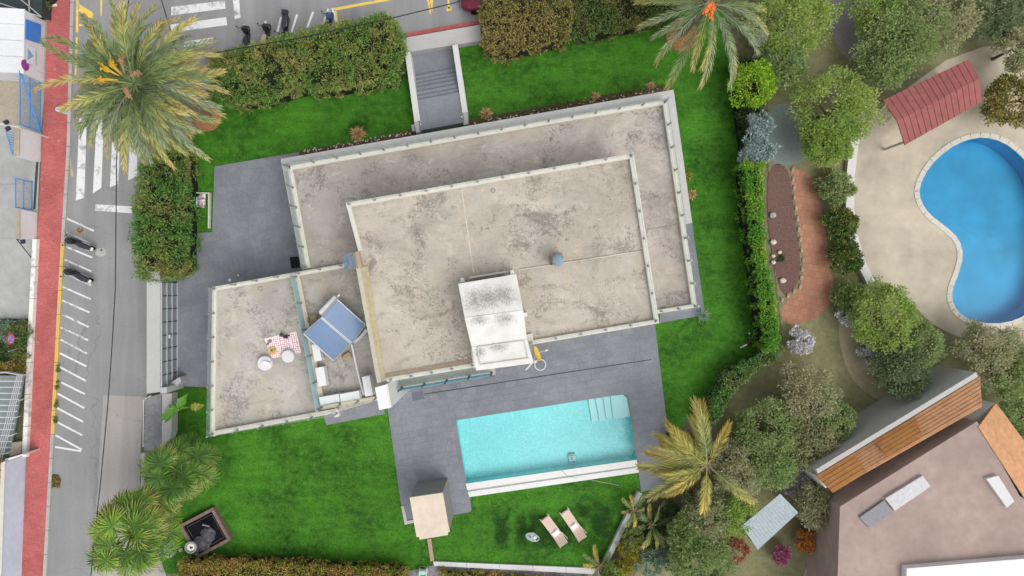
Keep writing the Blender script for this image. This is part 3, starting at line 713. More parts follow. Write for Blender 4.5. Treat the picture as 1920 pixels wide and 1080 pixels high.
# ------------------------------------------------------------------ swimming pool
m_ptile = brickmat('pool_mosaic', (0.34, 0.71, 0.72), (0.35, 0.72, 0.73), (0.33, 0.70, 0.71), 0.3, 0.3, R(9.7), 0.5, 0.006, 0.0, 0.05)
m_pstep = M('pool_step_tile', (0.56, 0.76, 0.755), 0.5, 0.03, 6, 0.03)
m_pwater = watermat('pool_water', (0.84, 0.985, 0.99), 0.006, 1.2)
pool = root('swimming_pool', W(1025, 825, 0), 'turquoise rectangular swimming pool with white overflow edge on the grey patio', 'swimming pool')
Pw = WP(POOL, 0); n = len(Pw); zb = -0.85
Vv = [(p.x, p.y, 0.045) for p in Pw] + [(p.x, p.y, zb) for p in Pw]
raw('basin', Vv, [tuple(range(n, 2 * n))[::-1]] + [(i, n + i, n + (i + 1) % n, (i + 1) % n) for i in range(n)], m_ptile, pool)
def inset(P, d):
    n = len(P); a = sum(P[i][0] * P[(i + 1) % n][1] - P[(i + 1) % n][0] * P[i][1] for i in range(n)); s = 1 if a > 0 else -1
    out = []
    for i in range(n):
        p0, p1, p2 = Vector(P[i - 1][:2]), Vector(P[i][:2]), Vector(P[(i + 1) % n][:2])
        e1 = (p1 - p0).normalized(); e2 = (p2 - p1).normalized()
        n1 = Vector((-e1.y, e1.x)) * s; n2 = Vector((-e2.y, e2.x)) * s
        b = (n1 + n2); b = b / max(0.3, (1 + n1.dot(n2)))
        q = p1 + b * d; out.append(Vector((q.x, q.y, 0)))
    return out
sheet('water', [(*v.xy, 0) for v in inset(Pw, 0.005)], -0.04, m_pwater, pool, world=True)
for (x0, x1, zt) in ((0, 1, -0.68), (1, 2, -0.50), (2, 3, -0.32), (3, 4, -0.14)):
    xe = [(1103, 749), (1117, 746.8), (1131, 744.6), (1145, 742.4), (1177, 740)]; xb = [(1110, 791), (1124, 789), (1137.5, 787.5), (1150.5, 786), (1182, 781)]
    a, b, c, d = xe[x0], xe[x1], xb[x1], xb[x0]
    prism('pool_step', [a, b, c, d] if x0 < 3 else [(1145, 742.4), (1168, 740), (1176, 746), (1182, 781), (1150.5, 786)], zb, zt, m_pstep, pool)
m_poolw = M('pool_white_edge', (0.69, 0.69, 0.665), 0.7, 0.04, 5, 0.06)
prism('overflow_edge', [(873, 907), (1194, 862), (1196, 873.5), (876, 919)], -0.1, 0.075, m_poolw, pool)
prism('overflow_gutter', [(876, 919.2), (1196, 873.7), (1196.4, 876), (877, 922)], -0.1, 0.02, M('gutter_grey', (0.42, 0.42, 0.41), 0.8), pool)
prism('overflow_lip', [(877, 922.2), (1196.4, 876.2), (1198, 886), (880, 932)], -0.1, 0.065, m_poolw, pool)
rb = root('pool_robot', W(1072, 858, zb), 'white and blue cleaning robot on the pool floor', 'pool robot')
c = W(1072, 858, zb)
MB().box(c + Vector((0, 0, 0.16)), (0.42, 0.36, 0.16), 0.2, taper=0.85).build('body', m_white, rb)
MB().box(c + Vector((0, 0, 0.26)), (0.2, 0.18, 0.05), 0.2).build('lid', M('robot_blue', (0.15, 0.45, 0.6), 0.5), rb)
for s in (-1, 1): MB().tube([c + Vector((-0.2, 0.2 * s, 0.09)), c + Vector((0.2, 0.2 * s + 0.04, 0.09))], 0.09, 10).build('track', m_steel, rb)
tag(MB().tube([W(1052, 881, 0.08), W(1056, 885, 0.09), W(1066, 894, 0.07), W(1100, 898, 0.03), W(1160, 910, 0.03)], 0.018, 6).build('cleaner_cable', m_kerb), 'thin grey cable of the pool cleaner lying across the white edge and lawn', 'cable')

# ------------------------------------------------------------------ foliage tools
def leaf_arrays(cen, nor, rad, per, ll, lw, up=0.8, seed=None):
    """cen (N,3) cluster centres with normals; per leaves each; diamond leaves pointing outwards"""
    r = np.random.default_rng(seed if seed is not None else int(rng.integers(1e9)))
    N = len(cen) * per
    c = np.repeat(cen, per, 0); nn = np.repeat(nor, per, 0)
    d = r.normal(size=(N, 3)) + nn * up; d /= np.linalg.norm(d, axis=1)[:, None]
    rr = (np.repeat(rad, per) if isinstance(rad, np.ndarray) else rad) * r.uniform(0.35, 1.0, N)
    base = c + d * rr[:, None]
    dirn = d + r.normal(size=(N, 3)) * 0.55; dirn /= np.linalg.norm(dirn, axis=1)[:, None]
    sd_ = np.cross(dirn, r.normal(size=(N, 3))); sd_ /= np.linalg.norm(sd_, axis=1)[:, None]
    L = ll * r.uniform(0.6, 1.25, N)[:, None]; Wd = lw * r.uniform(0.7, 1.2, N)[:, None]
    V = np.stack([base, base + dirn * L * 0.45 + sd_ * Wd * 0.5, base + dirn * L, base + dirn * L * 0.45 - sd_ * Wd * 0.5], 1).reshape(-1, 3)
    return V

def quads(V): return np.arange(len(V), dtype=np.int64).reshape(-1, 4)

def lumps(X, Y, s, seed):
    return np.array([mnoise.noise(Vector((x * s + seed, y * s - seed, seed * 0.37))) for x, y in zip(X, Y)])

def hedge(name, P, zt, label, mat, core, cat='hedge', zb=0.0, step=0.34, rad=0.26, per=46, ll=0.16, lw=0.06, rough=0.22, group=None, sides=True):
    Pw = WP(P, zt); xy = np.array([(p.x, p.y) for p in Pw]); c0 = Vector((xy[:, 0].mean(), xy[:, 1].mean(), zb))
    t = root(name, c0, label, cat, group)
    ins = inset(Pw, 0.33)
    MB().prism(ins, zb, zt - 0.42).build('shaded_core', core, t)
    x0, y0 = xy.min(0); x1, y1 = xy.max(0)
    gx, gy = np.meshgrid(np.arange(x0, x1, step), np.arange(y0, y1, step)); gx = gx.ravel(); gy = gy.ravel()
    gx = gx + rng.uniform(-0.45, 0.45, len(gx)) * step; gy = gy + rng.uniform(-0.45, 0.45, len(gy)) * step
    k = in_poly(gx, gy, inset(Pw, 0.22)); gx, gy = gx[k], gy[k]
    gz = zt - 0.25 + lumps(gx, gy, 0.7, 3.1 + c0.x) * rough * 1.6 + rng.uniform(-1, 1, len(gx)) * rough * 0.8
    cen = [np.stack([gx, gy, gz], 1)]; nor = [np.tile([0, 0, 1.0], (len(gx), 1))]
    if sides:
        n = len(Pw); area = sum(Pw[i].x * Pw[(i + 1) % n].y - Pw[(i + 1) % n].x * Pw[i].y for i in range(n)); s = 1 if area > 0 else -1
        for i in range(n):
            a, b = Pw[i], Pw[(i + 1) % n]; d = (b - a); L = d.length
            if L < 0.1: continue
            d = d / L; nv = np.array([d.y * s, -d.x * s, 0.25])
            for z in np.arange(zb + 0.2, zt - 0.2, step * 0.9):
                m = max(1, int(L / step * (1.0 if z > zt - 0.75 else 0.3))); tt = (np.arange(m) + rng.uniform(0, 1, m)) * L / m  # fewer low leaves, so the core with its painted shade shows at the sides
                q = np.stack([a.x + d.x * tt, a.y + d.y * tt, np.full(m, z) + rng.uniform(-.1, .1, m)], 1) - nv * (0.27 + rng.uniform(-0.06, 0.2, (m, 1)))
                cen.append(q); nor.append(np.tile(nv, (m, 1)))
    cen = np.concatenate(cen); nor = np.concatenate(nor)
    rr = rad * rng.uniform(0.7, 1.3, len(cen))
    V = leaf_arrays(cen, nor, rr, per, ll, lw)
    raw('foliage', V, quads(V), mat, t)
    return t

def bush(name, px, py, z, r, h, label, mat, cat='shrub', n=60, per=40, ll=0.16, lw=0.06, zb=0.0, group=None, trunk=True, lump=0.3, ex=1.0, up=0.7, bark=None, rad_k=1.0):
    """crown centred at photo pixel for height z; ellipsoid r (plan), h (half height)"""
    c = W(px, py, z); t = root(name, (c.x, c.y, zb), label, cat, group)
    d = rng.normal(size=(n, 3)); d[:, 2] = np.abs(d[:, 2]) * 1.1 - 0.25; d /= np.linalg.norm(d, axis=1)[:, None]
    k = rng.uniform(0.55, 1.0, n) ** 0.6
    k *= 1 + lump * np.array([mnoise.noise(Vector(q * 1.7 + np.array([px * .1, py * .1, 0]))) for q in d])
    cen = np.array(c) + d * k[:, None] * np.array([r * ex, r, h])
    rad = r * 0.26 * rad_k * rng.uniform(0.7, 1.3, n)
    V = leaf_arrays(cen, d + np.array([0, 0, 0.3]), rad, per, ll, lw, up)
    raw('crown', V, quads(V), mat, t)
    if trunk:
        mb = MB(); b0 = Vector((c.x, c.y, zb)); rt = max(0.03, r * 0.07)
        top = c + Vector((0, 0, -h * 0.3))
        mb.tube([b0, b0 * 0.5 + top * 0.5 + Vector((0.05 * r, 0.04 * r, 0)), top], [rt * 1.4, rt, rt * 0.7], 7)
        for j in range(0, n, max(1, n // 9)):
            e = Vector(cen[j]); mb.tube([top + Vector((0, 0, -h * 0.2)), (top + e) / 2 + Vector((0, 0, 0.1)), e], [rt * 0.55, rt * 0.35, rt * 0.15], 5)
        mb.build('trunk', bark or m_bark, t)
    return t

m_bark = M('bark', (0.12, 0.09, 0.065), 0.95, 0.3, 9, 0.1, bmp=0.6)
m_core = M('hedge_core_shade', (0.012, 0.014, 0.008), 1.0, 0.3, 6, 0)  # near-black: the shade inside and under the hedge is put into the colour
m_core_b = M('hedge_core_shade_brown', (0.022, 0.019, 0.010), 1.0, 0.3, 6, 0)  # browner core, also with the hedge's shade painted into its colour
lf_hedge = leafmat('leaf_oleander', (0.110, 0.231, 0.044), (0.231, 0.352, 0.091), (0.343, 0.312, 0.101), 0.55)
lf_hedge_w = leafmat('leaf_oleander_green', (0.077, 0.221, 0.042), (0.182, 0.355, 0.077), (0.307, 0.269, 0.096), 0.4)
lf_brown = leafmat('leaf_brownish', (0.30, 0.25, 0.08), (0.42, 0.34, 0.12), (0.20, 0.21, 0.06), 0.5)
lf_pitto = leafmat('leaf_dark_olive', (0.086, 0.163, 0.038), (0.144, 0.221, 0.058), (0.230, 0.211, 0.067), 0.7)
lf_ivy = leafmat('leaf_ivy', (0.109, 0.296, 0.034), (0.202, 0.451, 0.062), (0.310, 0.435, 0.054), 0.5)
lf_ivy_d = leafmat('leaf_ivy_dark', (0.10, 0.22, 0.05), (0.17, 0.32, 0.09), (0.26, 0.25, 0.11), 0.6)
lf_lime = leafmat('leaf_lime', (0.221, 0.390, 0.026), (0.351, 0.546, 0.046))
lf_silver = leafmat('leaf_silver', (0.25, 0.34, 0.32), (0.40, 0.49, 0.47), transl=0.1)
lf_dark = leafmat('leaf_dark', (0.027, 0.068, 0.022), (0.060, 0.120, 0.038))
lf_mid = leafmat('leaf_mid', (0.119, 0.238, 0.051), (0.204, 0.340, 0.076), (0.238, 0.272, 0.085), 0.4)
lf_yel = leafmat('leaf_yellow', (0.26, 0.25, 0.03), (0.38, 0.34, 0.05))
lf_olive = leafmat('leaf_olive', (0.27, 0.30, 0.14), (0.38, 0.40, 0.20), (0.36, 0.33, 0.19), 0.3)
lf_soft = leafmat('leaf_soft_green', (0.160, 0.304, 0.051), (0.246, 0.392, 0.080), (0.275, 0.304, 0.087), 0.3)
lf_autumn = leafmat('leaf_autumn', (0.20, 0.24, 0.04), (0.36, 0.35, 0.07), (0.46, 0.27, 0.10), 0.8)
lf_straw = leafmat('leaf_straw', (0.42, 0.27, 0.12), (0.55, 0.38, 0.18), transl=0.1)
lf_mag = leafmat('petal_magenta', (0.45, 0.14, 0.25), (0.55, 0.20, 0.33))
lf_orange = leafmat('petal_orange', (0.55, 0.22, 0.05), (0.65, 0.30, 0.08))
lf_frost = leafmat('leaf_glaucous', (0.16, 0.24, 0.17), (0.26, 0.35, 0.25), transl=0.1)

# ------------------------------------------------------------------ hedges
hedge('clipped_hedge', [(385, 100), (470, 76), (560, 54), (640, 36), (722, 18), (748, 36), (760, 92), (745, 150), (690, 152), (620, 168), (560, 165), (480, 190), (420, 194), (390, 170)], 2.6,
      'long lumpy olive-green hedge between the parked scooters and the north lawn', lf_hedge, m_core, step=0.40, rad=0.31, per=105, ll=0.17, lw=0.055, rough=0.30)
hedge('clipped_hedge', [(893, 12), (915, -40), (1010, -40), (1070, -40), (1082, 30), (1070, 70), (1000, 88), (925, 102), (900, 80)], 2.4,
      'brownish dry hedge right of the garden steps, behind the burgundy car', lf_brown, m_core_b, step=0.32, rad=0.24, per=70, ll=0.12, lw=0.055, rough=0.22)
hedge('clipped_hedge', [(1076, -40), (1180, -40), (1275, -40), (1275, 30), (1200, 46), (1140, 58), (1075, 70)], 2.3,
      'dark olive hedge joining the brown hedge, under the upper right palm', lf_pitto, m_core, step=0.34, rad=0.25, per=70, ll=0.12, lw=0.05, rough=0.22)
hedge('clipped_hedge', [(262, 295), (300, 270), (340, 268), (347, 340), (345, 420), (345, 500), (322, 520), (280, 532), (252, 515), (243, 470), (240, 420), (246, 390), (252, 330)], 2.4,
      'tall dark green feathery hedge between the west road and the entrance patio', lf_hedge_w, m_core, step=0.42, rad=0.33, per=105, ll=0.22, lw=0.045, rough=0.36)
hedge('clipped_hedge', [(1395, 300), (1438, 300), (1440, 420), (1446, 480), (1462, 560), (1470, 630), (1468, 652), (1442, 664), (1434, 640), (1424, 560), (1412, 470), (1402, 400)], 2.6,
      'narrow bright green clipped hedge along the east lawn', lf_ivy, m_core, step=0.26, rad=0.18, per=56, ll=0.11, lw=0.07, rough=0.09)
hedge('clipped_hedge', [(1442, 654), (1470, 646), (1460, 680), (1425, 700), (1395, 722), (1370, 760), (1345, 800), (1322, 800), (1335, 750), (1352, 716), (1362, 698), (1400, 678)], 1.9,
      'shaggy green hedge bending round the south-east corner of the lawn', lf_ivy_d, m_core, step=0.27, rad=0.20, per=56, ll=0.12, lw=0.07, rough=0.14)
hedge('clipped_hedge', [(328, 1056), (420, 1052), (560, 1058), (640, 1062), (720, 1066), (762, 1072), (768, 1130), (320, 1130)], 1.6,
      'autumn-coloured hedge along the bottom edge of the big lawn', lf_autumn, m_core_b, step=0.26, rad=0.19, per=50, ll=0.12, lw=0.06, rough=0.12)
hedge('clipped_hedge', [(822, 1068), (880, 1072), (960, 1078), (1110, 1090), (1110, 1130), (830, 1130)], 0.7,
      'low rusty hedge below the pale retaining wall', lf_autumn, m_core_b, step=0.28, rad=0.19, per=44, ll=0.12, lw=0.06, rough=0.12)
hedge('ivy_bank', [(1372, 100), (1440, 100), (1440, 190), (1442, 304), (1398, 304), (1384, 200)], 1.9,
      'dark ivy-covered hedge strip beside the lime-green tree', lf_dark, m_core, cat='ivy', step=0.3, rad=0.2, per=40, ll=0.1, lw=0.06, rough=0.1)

# ------------------------------------------------------------------ grass pile
def scatter_poly(P, n, holes, z=0.0):
    A = np.array([(v.x, v.y) for v in WP(P, z)]); lo, hi = A.min(0), A.max(0)
    X = rng.uniform(lo[0], hi[0], n); Y = rng.uniform(lo[1], hi[1], n)
    k = in_poly(X, Y, A)
    for h in holes: k &= ~in_poly(X, Y, np.array([(v.x, v.y) for v in WP(h, z)]))
    return X[k], Y[k]
X, Y = scatter_poly(LAWN, 520000, patios + [POOL, [(873, 907), (1194, 862), (1198, 887), (880, 933)], [(758, 96), (859, 80), (880, 234), (780, 250)], [(545, 320), (1240, 200), (1290, 560), (700, 700), (610, 760), (400, 800), (402, 545), (570, 510)],
                                  [(773, 932), (838, 896), (852, 962), (790, 985)], [(334, 985), (399, 951), (433, 1013), (370, 1048)]])
n = len(X); a = rng.uniform(0, 2 * math.pi, n); hgt = rng.uniform(0.03, 0.06, n); w = rng.uniform(0.010, 0.018, n); ln = rng.uniform(0.0, 0.05, n); b2 = rng.uniform(0, 2 * math.pi, n)
V = np.stack([np.stack([X - w * np.cos(a), Y - w * np.sin(a), np.full(n, 0.001)], 1), np.stack([X + w * np.cos(a), Y + w * np.sin(a), np.full(n, 0.001)], 1), np.stack([X + ln * np.cos(b2), Y + ln * np.sin(b2), hgt], 1)], 1).reshape(-1, 3)
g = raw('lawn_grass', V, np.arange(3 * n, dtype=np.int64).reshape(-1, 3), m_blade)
tag(g, 'short bright green turf pile covering the lawns', 'grass', kind='stuff')

# ------------------------------------------------------------------ palms
m_frond = tinted('frond_date', [(0.0, (0.12, 0.18, 0.07)), (0.5, (0.23, 0.29, 0.11)), (0.8, (0.39, 0.37, 0.11)), (1.0, (0.52, 0.42, 0.16))])
m_frond_y = tinted('frond_golden', [(0.0, (0.20, 0.24, 0.08)), (0.4, (0.35, 0.33, 0.08)), (1.0, (0.56, 0.43, 0.10))])
m_frond_b = tinted('frond_bluegreen', [(0.0, (0.16, 0.22, 0.11)), (0.6, (0.27, 0.33, 0.19)), (0.85, (0.38, 0.37, 0.16)), (1.0, (0.50, 0.40, 0.17))])
m_fan = tinted('fan_leaf', [(0.0, (0.05, 0.13, 0.02)), (0.45, (0.10, 0.21, 0.03)), (0.9, (0.19, 0.28, 0.05)), (1.0, (0.34, 0.33, 0.12))])
m_fan_y = tinted('fan_leaf_light', [(0.0, (0.08, 0.18, 0.02)), (0.45, (0.15, 0.28, 0.03)), (0.9, (0.26, 0.35, 0.05)), (1.0, (0.42, 0.37, 0.12))])
m_palmtrunk = M('palm_trunk', (0.20, 0.15, 0.11), 0.95, 0.35, 8, 0.1, bmp=0.8)
m_mulch = M('bark_mulch', (0.33, 0.17, 0.075), 1.0, 0.4, 12, 0.1, bmp=0.8)

def colored(name, V, F, T, mat):
    me = bpy.data.meshes.new(name); me.from_pydata([tuple(v) for v in V], [], F); me.materials.append(mat)
    ca = me.color_attributes.new('t', 'FLOAT_COLOR', 'POINT')
    ca.data.foreach_set('color', np.repeat(np.array(T, dtype=np.float32), 4)); me.update(); return me

def frond_mesh(L, elev, droop, mat, r, ll=0.62, n=46, lw=0.042):
    V = []; F = []; T = []
    pts = []; p = Vector((0.12, 0, 0)); e = elev; ds = L / 24; sw = r.uniform(-0.25, 0.25)
    yaw = 0.0
    for i in range(25):
        pts.append((p.copy(), e, yaw)); t = i / 24
        p = p + Vector((math.cos(e) * math.cos(yaw), math.cos(e) * math.sin(yaw), math.sin(e))) * ds; e -= droop / 24 * (0.5 + t); yaw += sw / 24
    # rachis
    mb = MB().tube([q[0] for q in pts], [0.045 * (1 - 0.85 * i / 24) + 0.004 for i in range(25)], 5)
    V += mb.V; F += mb.F; T += [0.25 + 0.4 * (i // 5) / 24 for i in range(len(mb.V))]
    for j in range(n):
        t = 0.14 + 0.86 * (j + r.uniform(-.3, .3)) / n; t = min(max(t, 0.1), 0.999)
        f = t * 24; i = int(f); q, e, yw = pts[min(i, 23)]; q2 = pts[min(i + 1, 24)][0]; q = q.lerp(q2, f - i)
        tan = (q2 - pts[min(i, 23)][0]).normalized(); side = Vector((-math.sin(yw), math.cos(yw), 0)); up = side.cross(tan) * -1
        if up.z < 0: up = -up
        for s in (-1, 1):
            le = ll * (0.45 + 0.75 * math.sin(math.pi * min(1, 0.15 + t * 0.8))) * r.uniform(0.8, 1.1)
            fa = R(r.uniform(28, 42)) * (1 - 0.35 * t)
            d = (tan * math.cos(fa) + side * s * math.sin(fa) + up * r.uniform(0.12, 0.4)).normalized()
            wd = d.cross(up).normalized() * lw
            m1 = q + d * le * 0.45 + Vector((0, 0, -0.02)); tip = q + d * le + Vector((0, 0, -le * r.uniform(0.1, 0.3)))
            k = len(V); V += [q, m1 + wd * 0.5, tip, m1 - wd * 0.5]; F += [(k, k + 1, k + 2, k + 3)]
            T += [t * 0.75, t * 0.8 + 0.05, t * 0.8 + 0.2, t * 0.8 + 0.05]
    return colored('frond', V, F, T, mat)

def date_palm(px, py, z, n, Lr, label, mats, elev_rng, base_px=None, fruit=None, azs=None, ll=0.62, trunk_r=0.28, el_list=None, name='date_palm', zb=0.0, seed=1, nl=46):
    r = random.Random(seed)
    c = W(px, py, z); b = W(*base_px, zb) if base_px else Vector((c.x, c.y, zb))
    t = root(name, b, label, 'palm tree')
    pts = [b.lerp(c, k) for k in np.linspace(0, 1, 14)]
    MB().tube(pts, [trunk_r * (1.25 - 0.35 * k + 0.10 * (i % 2)) for i, k in enumerate(np.linspace(0, 1, 14))], 14).build('trunk', m_palmtrunk, t)
    boot = MB()
    for k in range(26):
        a = k * 2.4; hh = -0.9 + 0.9 * k / 26
        q = c + Vector((math.cos(a) * trunk_r * 1.1, math.sin(a) * trunk_r * 1.1, hh))
        boot.tube([q, q + Vector((math.cos(a) * 0.22, math.sin(a) * 0.22, 0.3))], [0.09, 0.03], 5)
    boot.build('leaf_bases', M('leaf_bases', (0.26, 0.18, 0.10), 0.95, 0.3, 8, 0), t)
    var = []
    for i in range(8):
        e = elev_rng[0] + (elev_rng[1] - elev_rng[0]) * i / 7
        var.append(frond_mesh(r.uniform(*Lr) , e, r.uniform(0.7, 1.15) + max(0, e) * 0.6, mats[i % len(mats)], r, ll, nl))
    for i in range(n):
        o = link(bpy.data.objects.new('frond', var[(i * 3) % 8] if el_list is None else var[el_list[i % len(el_list)]])); o.parent = t
        az = (i * 2.39996 + r.uniform(-.15, .15)) if azs is None else R(azs[i])
        o.location = c - b + Vector((0, 0, r.uniform(-0.25, 0.15))); o.rotation_euler = (r.uniform(-.5, .5), r.uniform(-.12, .12), az)
        s = r.uniform(0.74, 1.08); o.scale = (s, s, s)
    if fruit:
        for (az, ln, col) in fruit:
            mb = MB(); a = R(az)
            for k in range(9):
                aa = a + r.uniform(-.13, .13); l2 = ln * r.uniform(.7, 1.1)
                p0 = c + Vector((math.cos(a) * 0.35 * ln, math.sin(a) * 0.35 * ln, 0.9)); p1 = p0 + Vector((math.cos(aa) * l2 * .6, math.sin(aa) * l2 * .6, 0.25)); p2 = p0 + Vector((math.cos(aa) * l2, math.sin(aa) * l2, 0.1 + r.uniform(-.1, .1)))
                mb.tube([p0, p1, p2], [0.025, 0.04, 0.02], 5)
                for q_ in range(5): mb.lathe([(0.01, -0.05), (0.05, -0.02), (0.05, 0.02), (0.01, 0.05)], p1.lerp(p2, q_ / 4) + Vector((r.uniform(-.07, .07), r.uniform(-.07, .07), r.uniform(-.04, .06))), 6)
            mb.build('fruit_stalk', col, t)
    return t

m_fruit = M('date_stalk_orange', (0.52, 0.31, 0.03), 0.7, 0.15, 6, 0)
m_fruit2 = M('date_stalk_red', (0.75, 0.20, 0.05), 0.7, 0.15, 6, 0)
m_fibre = M('palm_fibre', (0.30, 0.19, 0.10), 0.95, 0.3, 9, 0)
p1 = date_palm(254, 158, 8.2, 130, (3.5, 4.8), 'big shaggy date palm with orange fruit stalks over the zebra crossing', [m_frond, m_frond_b, m_frond, m_frond_b, m_frond, m_frond_b, m_frond, m_frond], (R(-16), R(48)), (388, 216),
          [(154, 1.0, m_fruit), (130, 0.75, m_fruit), (188, 1.05, m_fruit), (20, 0.6, m_fibre), (285, 0.7, m_fibre), (95, 0.8, m_fibre)], ll=0.52, trunk_r=0.34, seed=4, nl=58)
MB().lathe([(0.95, 0.0), (0.92, 0.10), (0.7, 0.2), (0.35, 0.32)], W(388, 218, 0), 22).build('mulch_mound', m_mulch, p1)
az2 = [196, 212, 228, 244, 252, 262, 278, 292, 306, 322, 340, 2, 20, 40, 62, 84, 108, 130, 150, 172]
p2 = date_palm(1332, 6, 5.2, len(az2), (4.3, 5.0), 'date palm with blue-green fronds and red fruit stalk at the north-east lawn corner', [m_frond_b, m_frond, m_frond_b], (R(-8), R(25)), (1277, 62), [(255, 0.9, m_fruit2), (240, 0.8, m_fruit2)], az2, 0.62, 0.24, seed=9)
MB().lathe([(1.05, 0.0), (1.0, 0.10), (0.7, 0.2), (0.35, 0.28)], W(1278, 66, 0), 22).build('mulch_mound', m_mulch, p2)
az3 = [96, 104, 112, 122, 130, 139, 146, 152, 160, 166, 172, 179, 187, 195, 206, 216, 86, 60, 330, 265]
date_palm(1326, 872, 4.2, len(az3), (3.4, 4.1), 'golden-yellow date palm leaning over the patio corner by the pool', [m_frond_y, m_frond_y, m_frond, m_frond_y], (R(-6), R(42)), (1310, 856), None, az3, 0.74, 0.22, seed=12, nl=70)
date_palm(1188, 958, 1.1, 8, (0.7, 1.1), 'small young palm with yellow-green fronds beside the white garden wall', [m_frond_y, m_frond], (R(10), R(55)), None, None, None, 0.3, 0.06, name='young_palm', seed=14, nl=30)
date_palm(1222, 985, 0.9, 12, (1.1, 1.6), 'bushy green young palm behind the white garden wall', [m_frond], (R(5), R(50)), None, None, None, 0.4, 0.06, name='young_palm', seed=15, nl=30)
date_palm(1124, 1062, 0.8, 8, (0.8, 1.2), 'small yellowing palm at the south corner of the lawn walls', [m_frond_y, m_frond], (R(10), R(55)), None, None, None, 0.3, 0.05, name='young_palm', seed=16, nl=28)

def fan_mesh(L, rad, elev, droop, mat, r):
    V = []; F = []; T = []
    pts = []; p = Vector((0.05, 0, 0)); e = elev
    for i in range(9):
        pts.append(p.copy()); p = p + Vector((math.cos(e), 0, math.sin(e))) * L / 8; e -= droop / 8
    mb = MB().tube(pts, [0.03] * 4 + [0.022] * 5, 5); V += mb.V; F += mb.F; T += [0.45] * len(mb.V)
    hub = pts[-1]; tan = Vector((math.cos(e), 0, math.sin(e))); side = Vector((0, 1, 0)); up = Vector((-math.sin(e), 0, math.cos(e)))
    N = 34
    for k in range(N):
        a = R(-158) + R(316) * k / (N - 1); rr = rad * (1.0 - 0.28 * (abs(a) / math.pi) ** 2) * r.uniform(0.92, 1.05)
        dv = tan * math.cos(a) + side * math.sin(a); pv = side * math.cos(a) - tan * math.sin(a)
        hw = math.tan(R(316) / (N - 1) / 2) * rr * 0.62 * 0.86
        zup = up * (0.05 if k % 2 else -0.02)
        m1 = hub + dv * rr * 0.62 + zup - up * 0.05 * rr; tip = hub + dv * rr - up * (0.12 + 0.2 * r.random()) * rr
        s = len(V); V += [hub, m1 + pv * hw, tip, m1 - pv * hw]; F.append((s, s + 1, s + 2, s + 3)); T += [0.05, 0.5, 1.0, 0.5]
    return colored('fan_leaf', V, F, T, mat)

def fan_palm(px, py, z, n, base, label, mats, rad, L, seed):
    r = random.Random(seed); c = W(px, py, z); b = W(*base, 0)
    t = root('fan_palm', b, label, 'palm tree')
    pts = [b.lerp(c, k) for k in np.linspace(0, 1, 16)]
    MB().tube(pts, [0.22 + 0.06 * (i % 2) + 0.02 * math.sin(i) for i in range(16)], 12).build('trunk', m_palmtrunk, t)
    sk = MB()
    for k in range(150):
        a = r.uniform(0, 6.28); u = r.uniform(0.05, 0.95); q = b.lerp(c, u) + Vector((math.cos(a), math.sin(a), 0)) * 0.24
        sk.tube([q, q + Vector((math.cos(a) * 0.22, math.sin(a) * 0.22, -0.28))], [0.02, 0.005], 3)
    sk.build('fibre_skirt', M('dry_fibre', (0.34, 0.26, 0.19), 1.0, 0.35, 8, 0), t)
    for i in range(n):
        u = i / n; e = R(62) - u * R(75)
        o = link(bpy.data.objects.new('fan_leaf', fan_mesh(L * r.uniform(0.7, 1.1) * (0.55 + 0.55 * u ** 0.5), rad * r.uniform(0.85, 1.1), e, R(35) + R(20) * u, mats[i % len(mats)], r))); o.parent = t
        o.location = c - b + Vector((0, 0, 0.1 - 0.3 * u)); o.rotation_euler = (r.uniform(-.2, .2), 0, i * 2.39996 + r.uniform(-.2, .2))
    return t
fan_palm(333, 884, 4.2, 40, (346, 862), 'dark green fan palm beside the west driveway, the upper of two', [m_fan, m_fan], 0.88, 1.65, 21)
fan_palm(247, 1003, 5.2, 50, (334, 945), 'light green fan palm at the bottom left, hanging over the driveway', [m_fan_y, m_fan_y, m_fan], 1.0, 1.95, 22)

# banana-like plant
bp = root('banana_plant', W(335, 770, 0), 'broad-leaved bright green banana plant on the small west lawn', 'plant')
def blade(a, b, wid, z0, z1, mat, name, par, seg=10, rag=0.25):
    r = random.Random(int(a[0] * 7 + b[1])); A, B = W(*a, z0), W(*b, z1); d = (B - A); L = d.length; s = Vector((-d.y, d.x, 0)).normalized(); V = []; F = []
    for i in range(seg + 1):
        t = i / seg; p = A.lerp(B, t) + Vector((0, 0, 0.25 * math.sin(math.pi * t))); ww = wid * math.sin(math.pi * min(0.97, 0.12 + 0.83 * t)) * (1 + r.uniform(-rag, rag) * 0.6)
        V += [p - s * ww + Vector((0, 0, 0.06)), p, p + s * ww + Vector((0, 0, 0.06))]
    for i in range(seg):
        k = 3 * i; F += [(k, k + 1, k + 4, k + 3), (k + 1, k + 2, k + 5, k + 4)]
    return raw(name, V, F, mat, par)
lf_ban = M('banana_green', (0.12, 0.32, 0.035), 0.45, 0.15, 5, 0.1); lf_bany = M('banana_yellow', (0.33, 0.34, 0.05), 0.5, 0.2, 6, 0.1)
for a, b, w, m in (((335, 768), (353, 738), 0.26, lf_ban), ((334, 770), (318, 758), 0.22, lf_ban), ((330, 768), (303, 787), 0.20, lf_ban), ((331, 770), (311, 792), 0.14, lf_ban), ((336, 764), (358, 763), 0.05, lf_bany), ((357, 763), (384, 760), 0.24, lf_bany), ((328, 762), (322, 775), 0.16, lf_ban)):
    blade(a, b, w, 1.3, 1.1, m, 'leaf', bp, rag=0.5)
MB().tube([W(333, 768, 0), W(334, 769, 1.35)], [0.1, 0.06], 8).build('stem', lf_bany, bp)
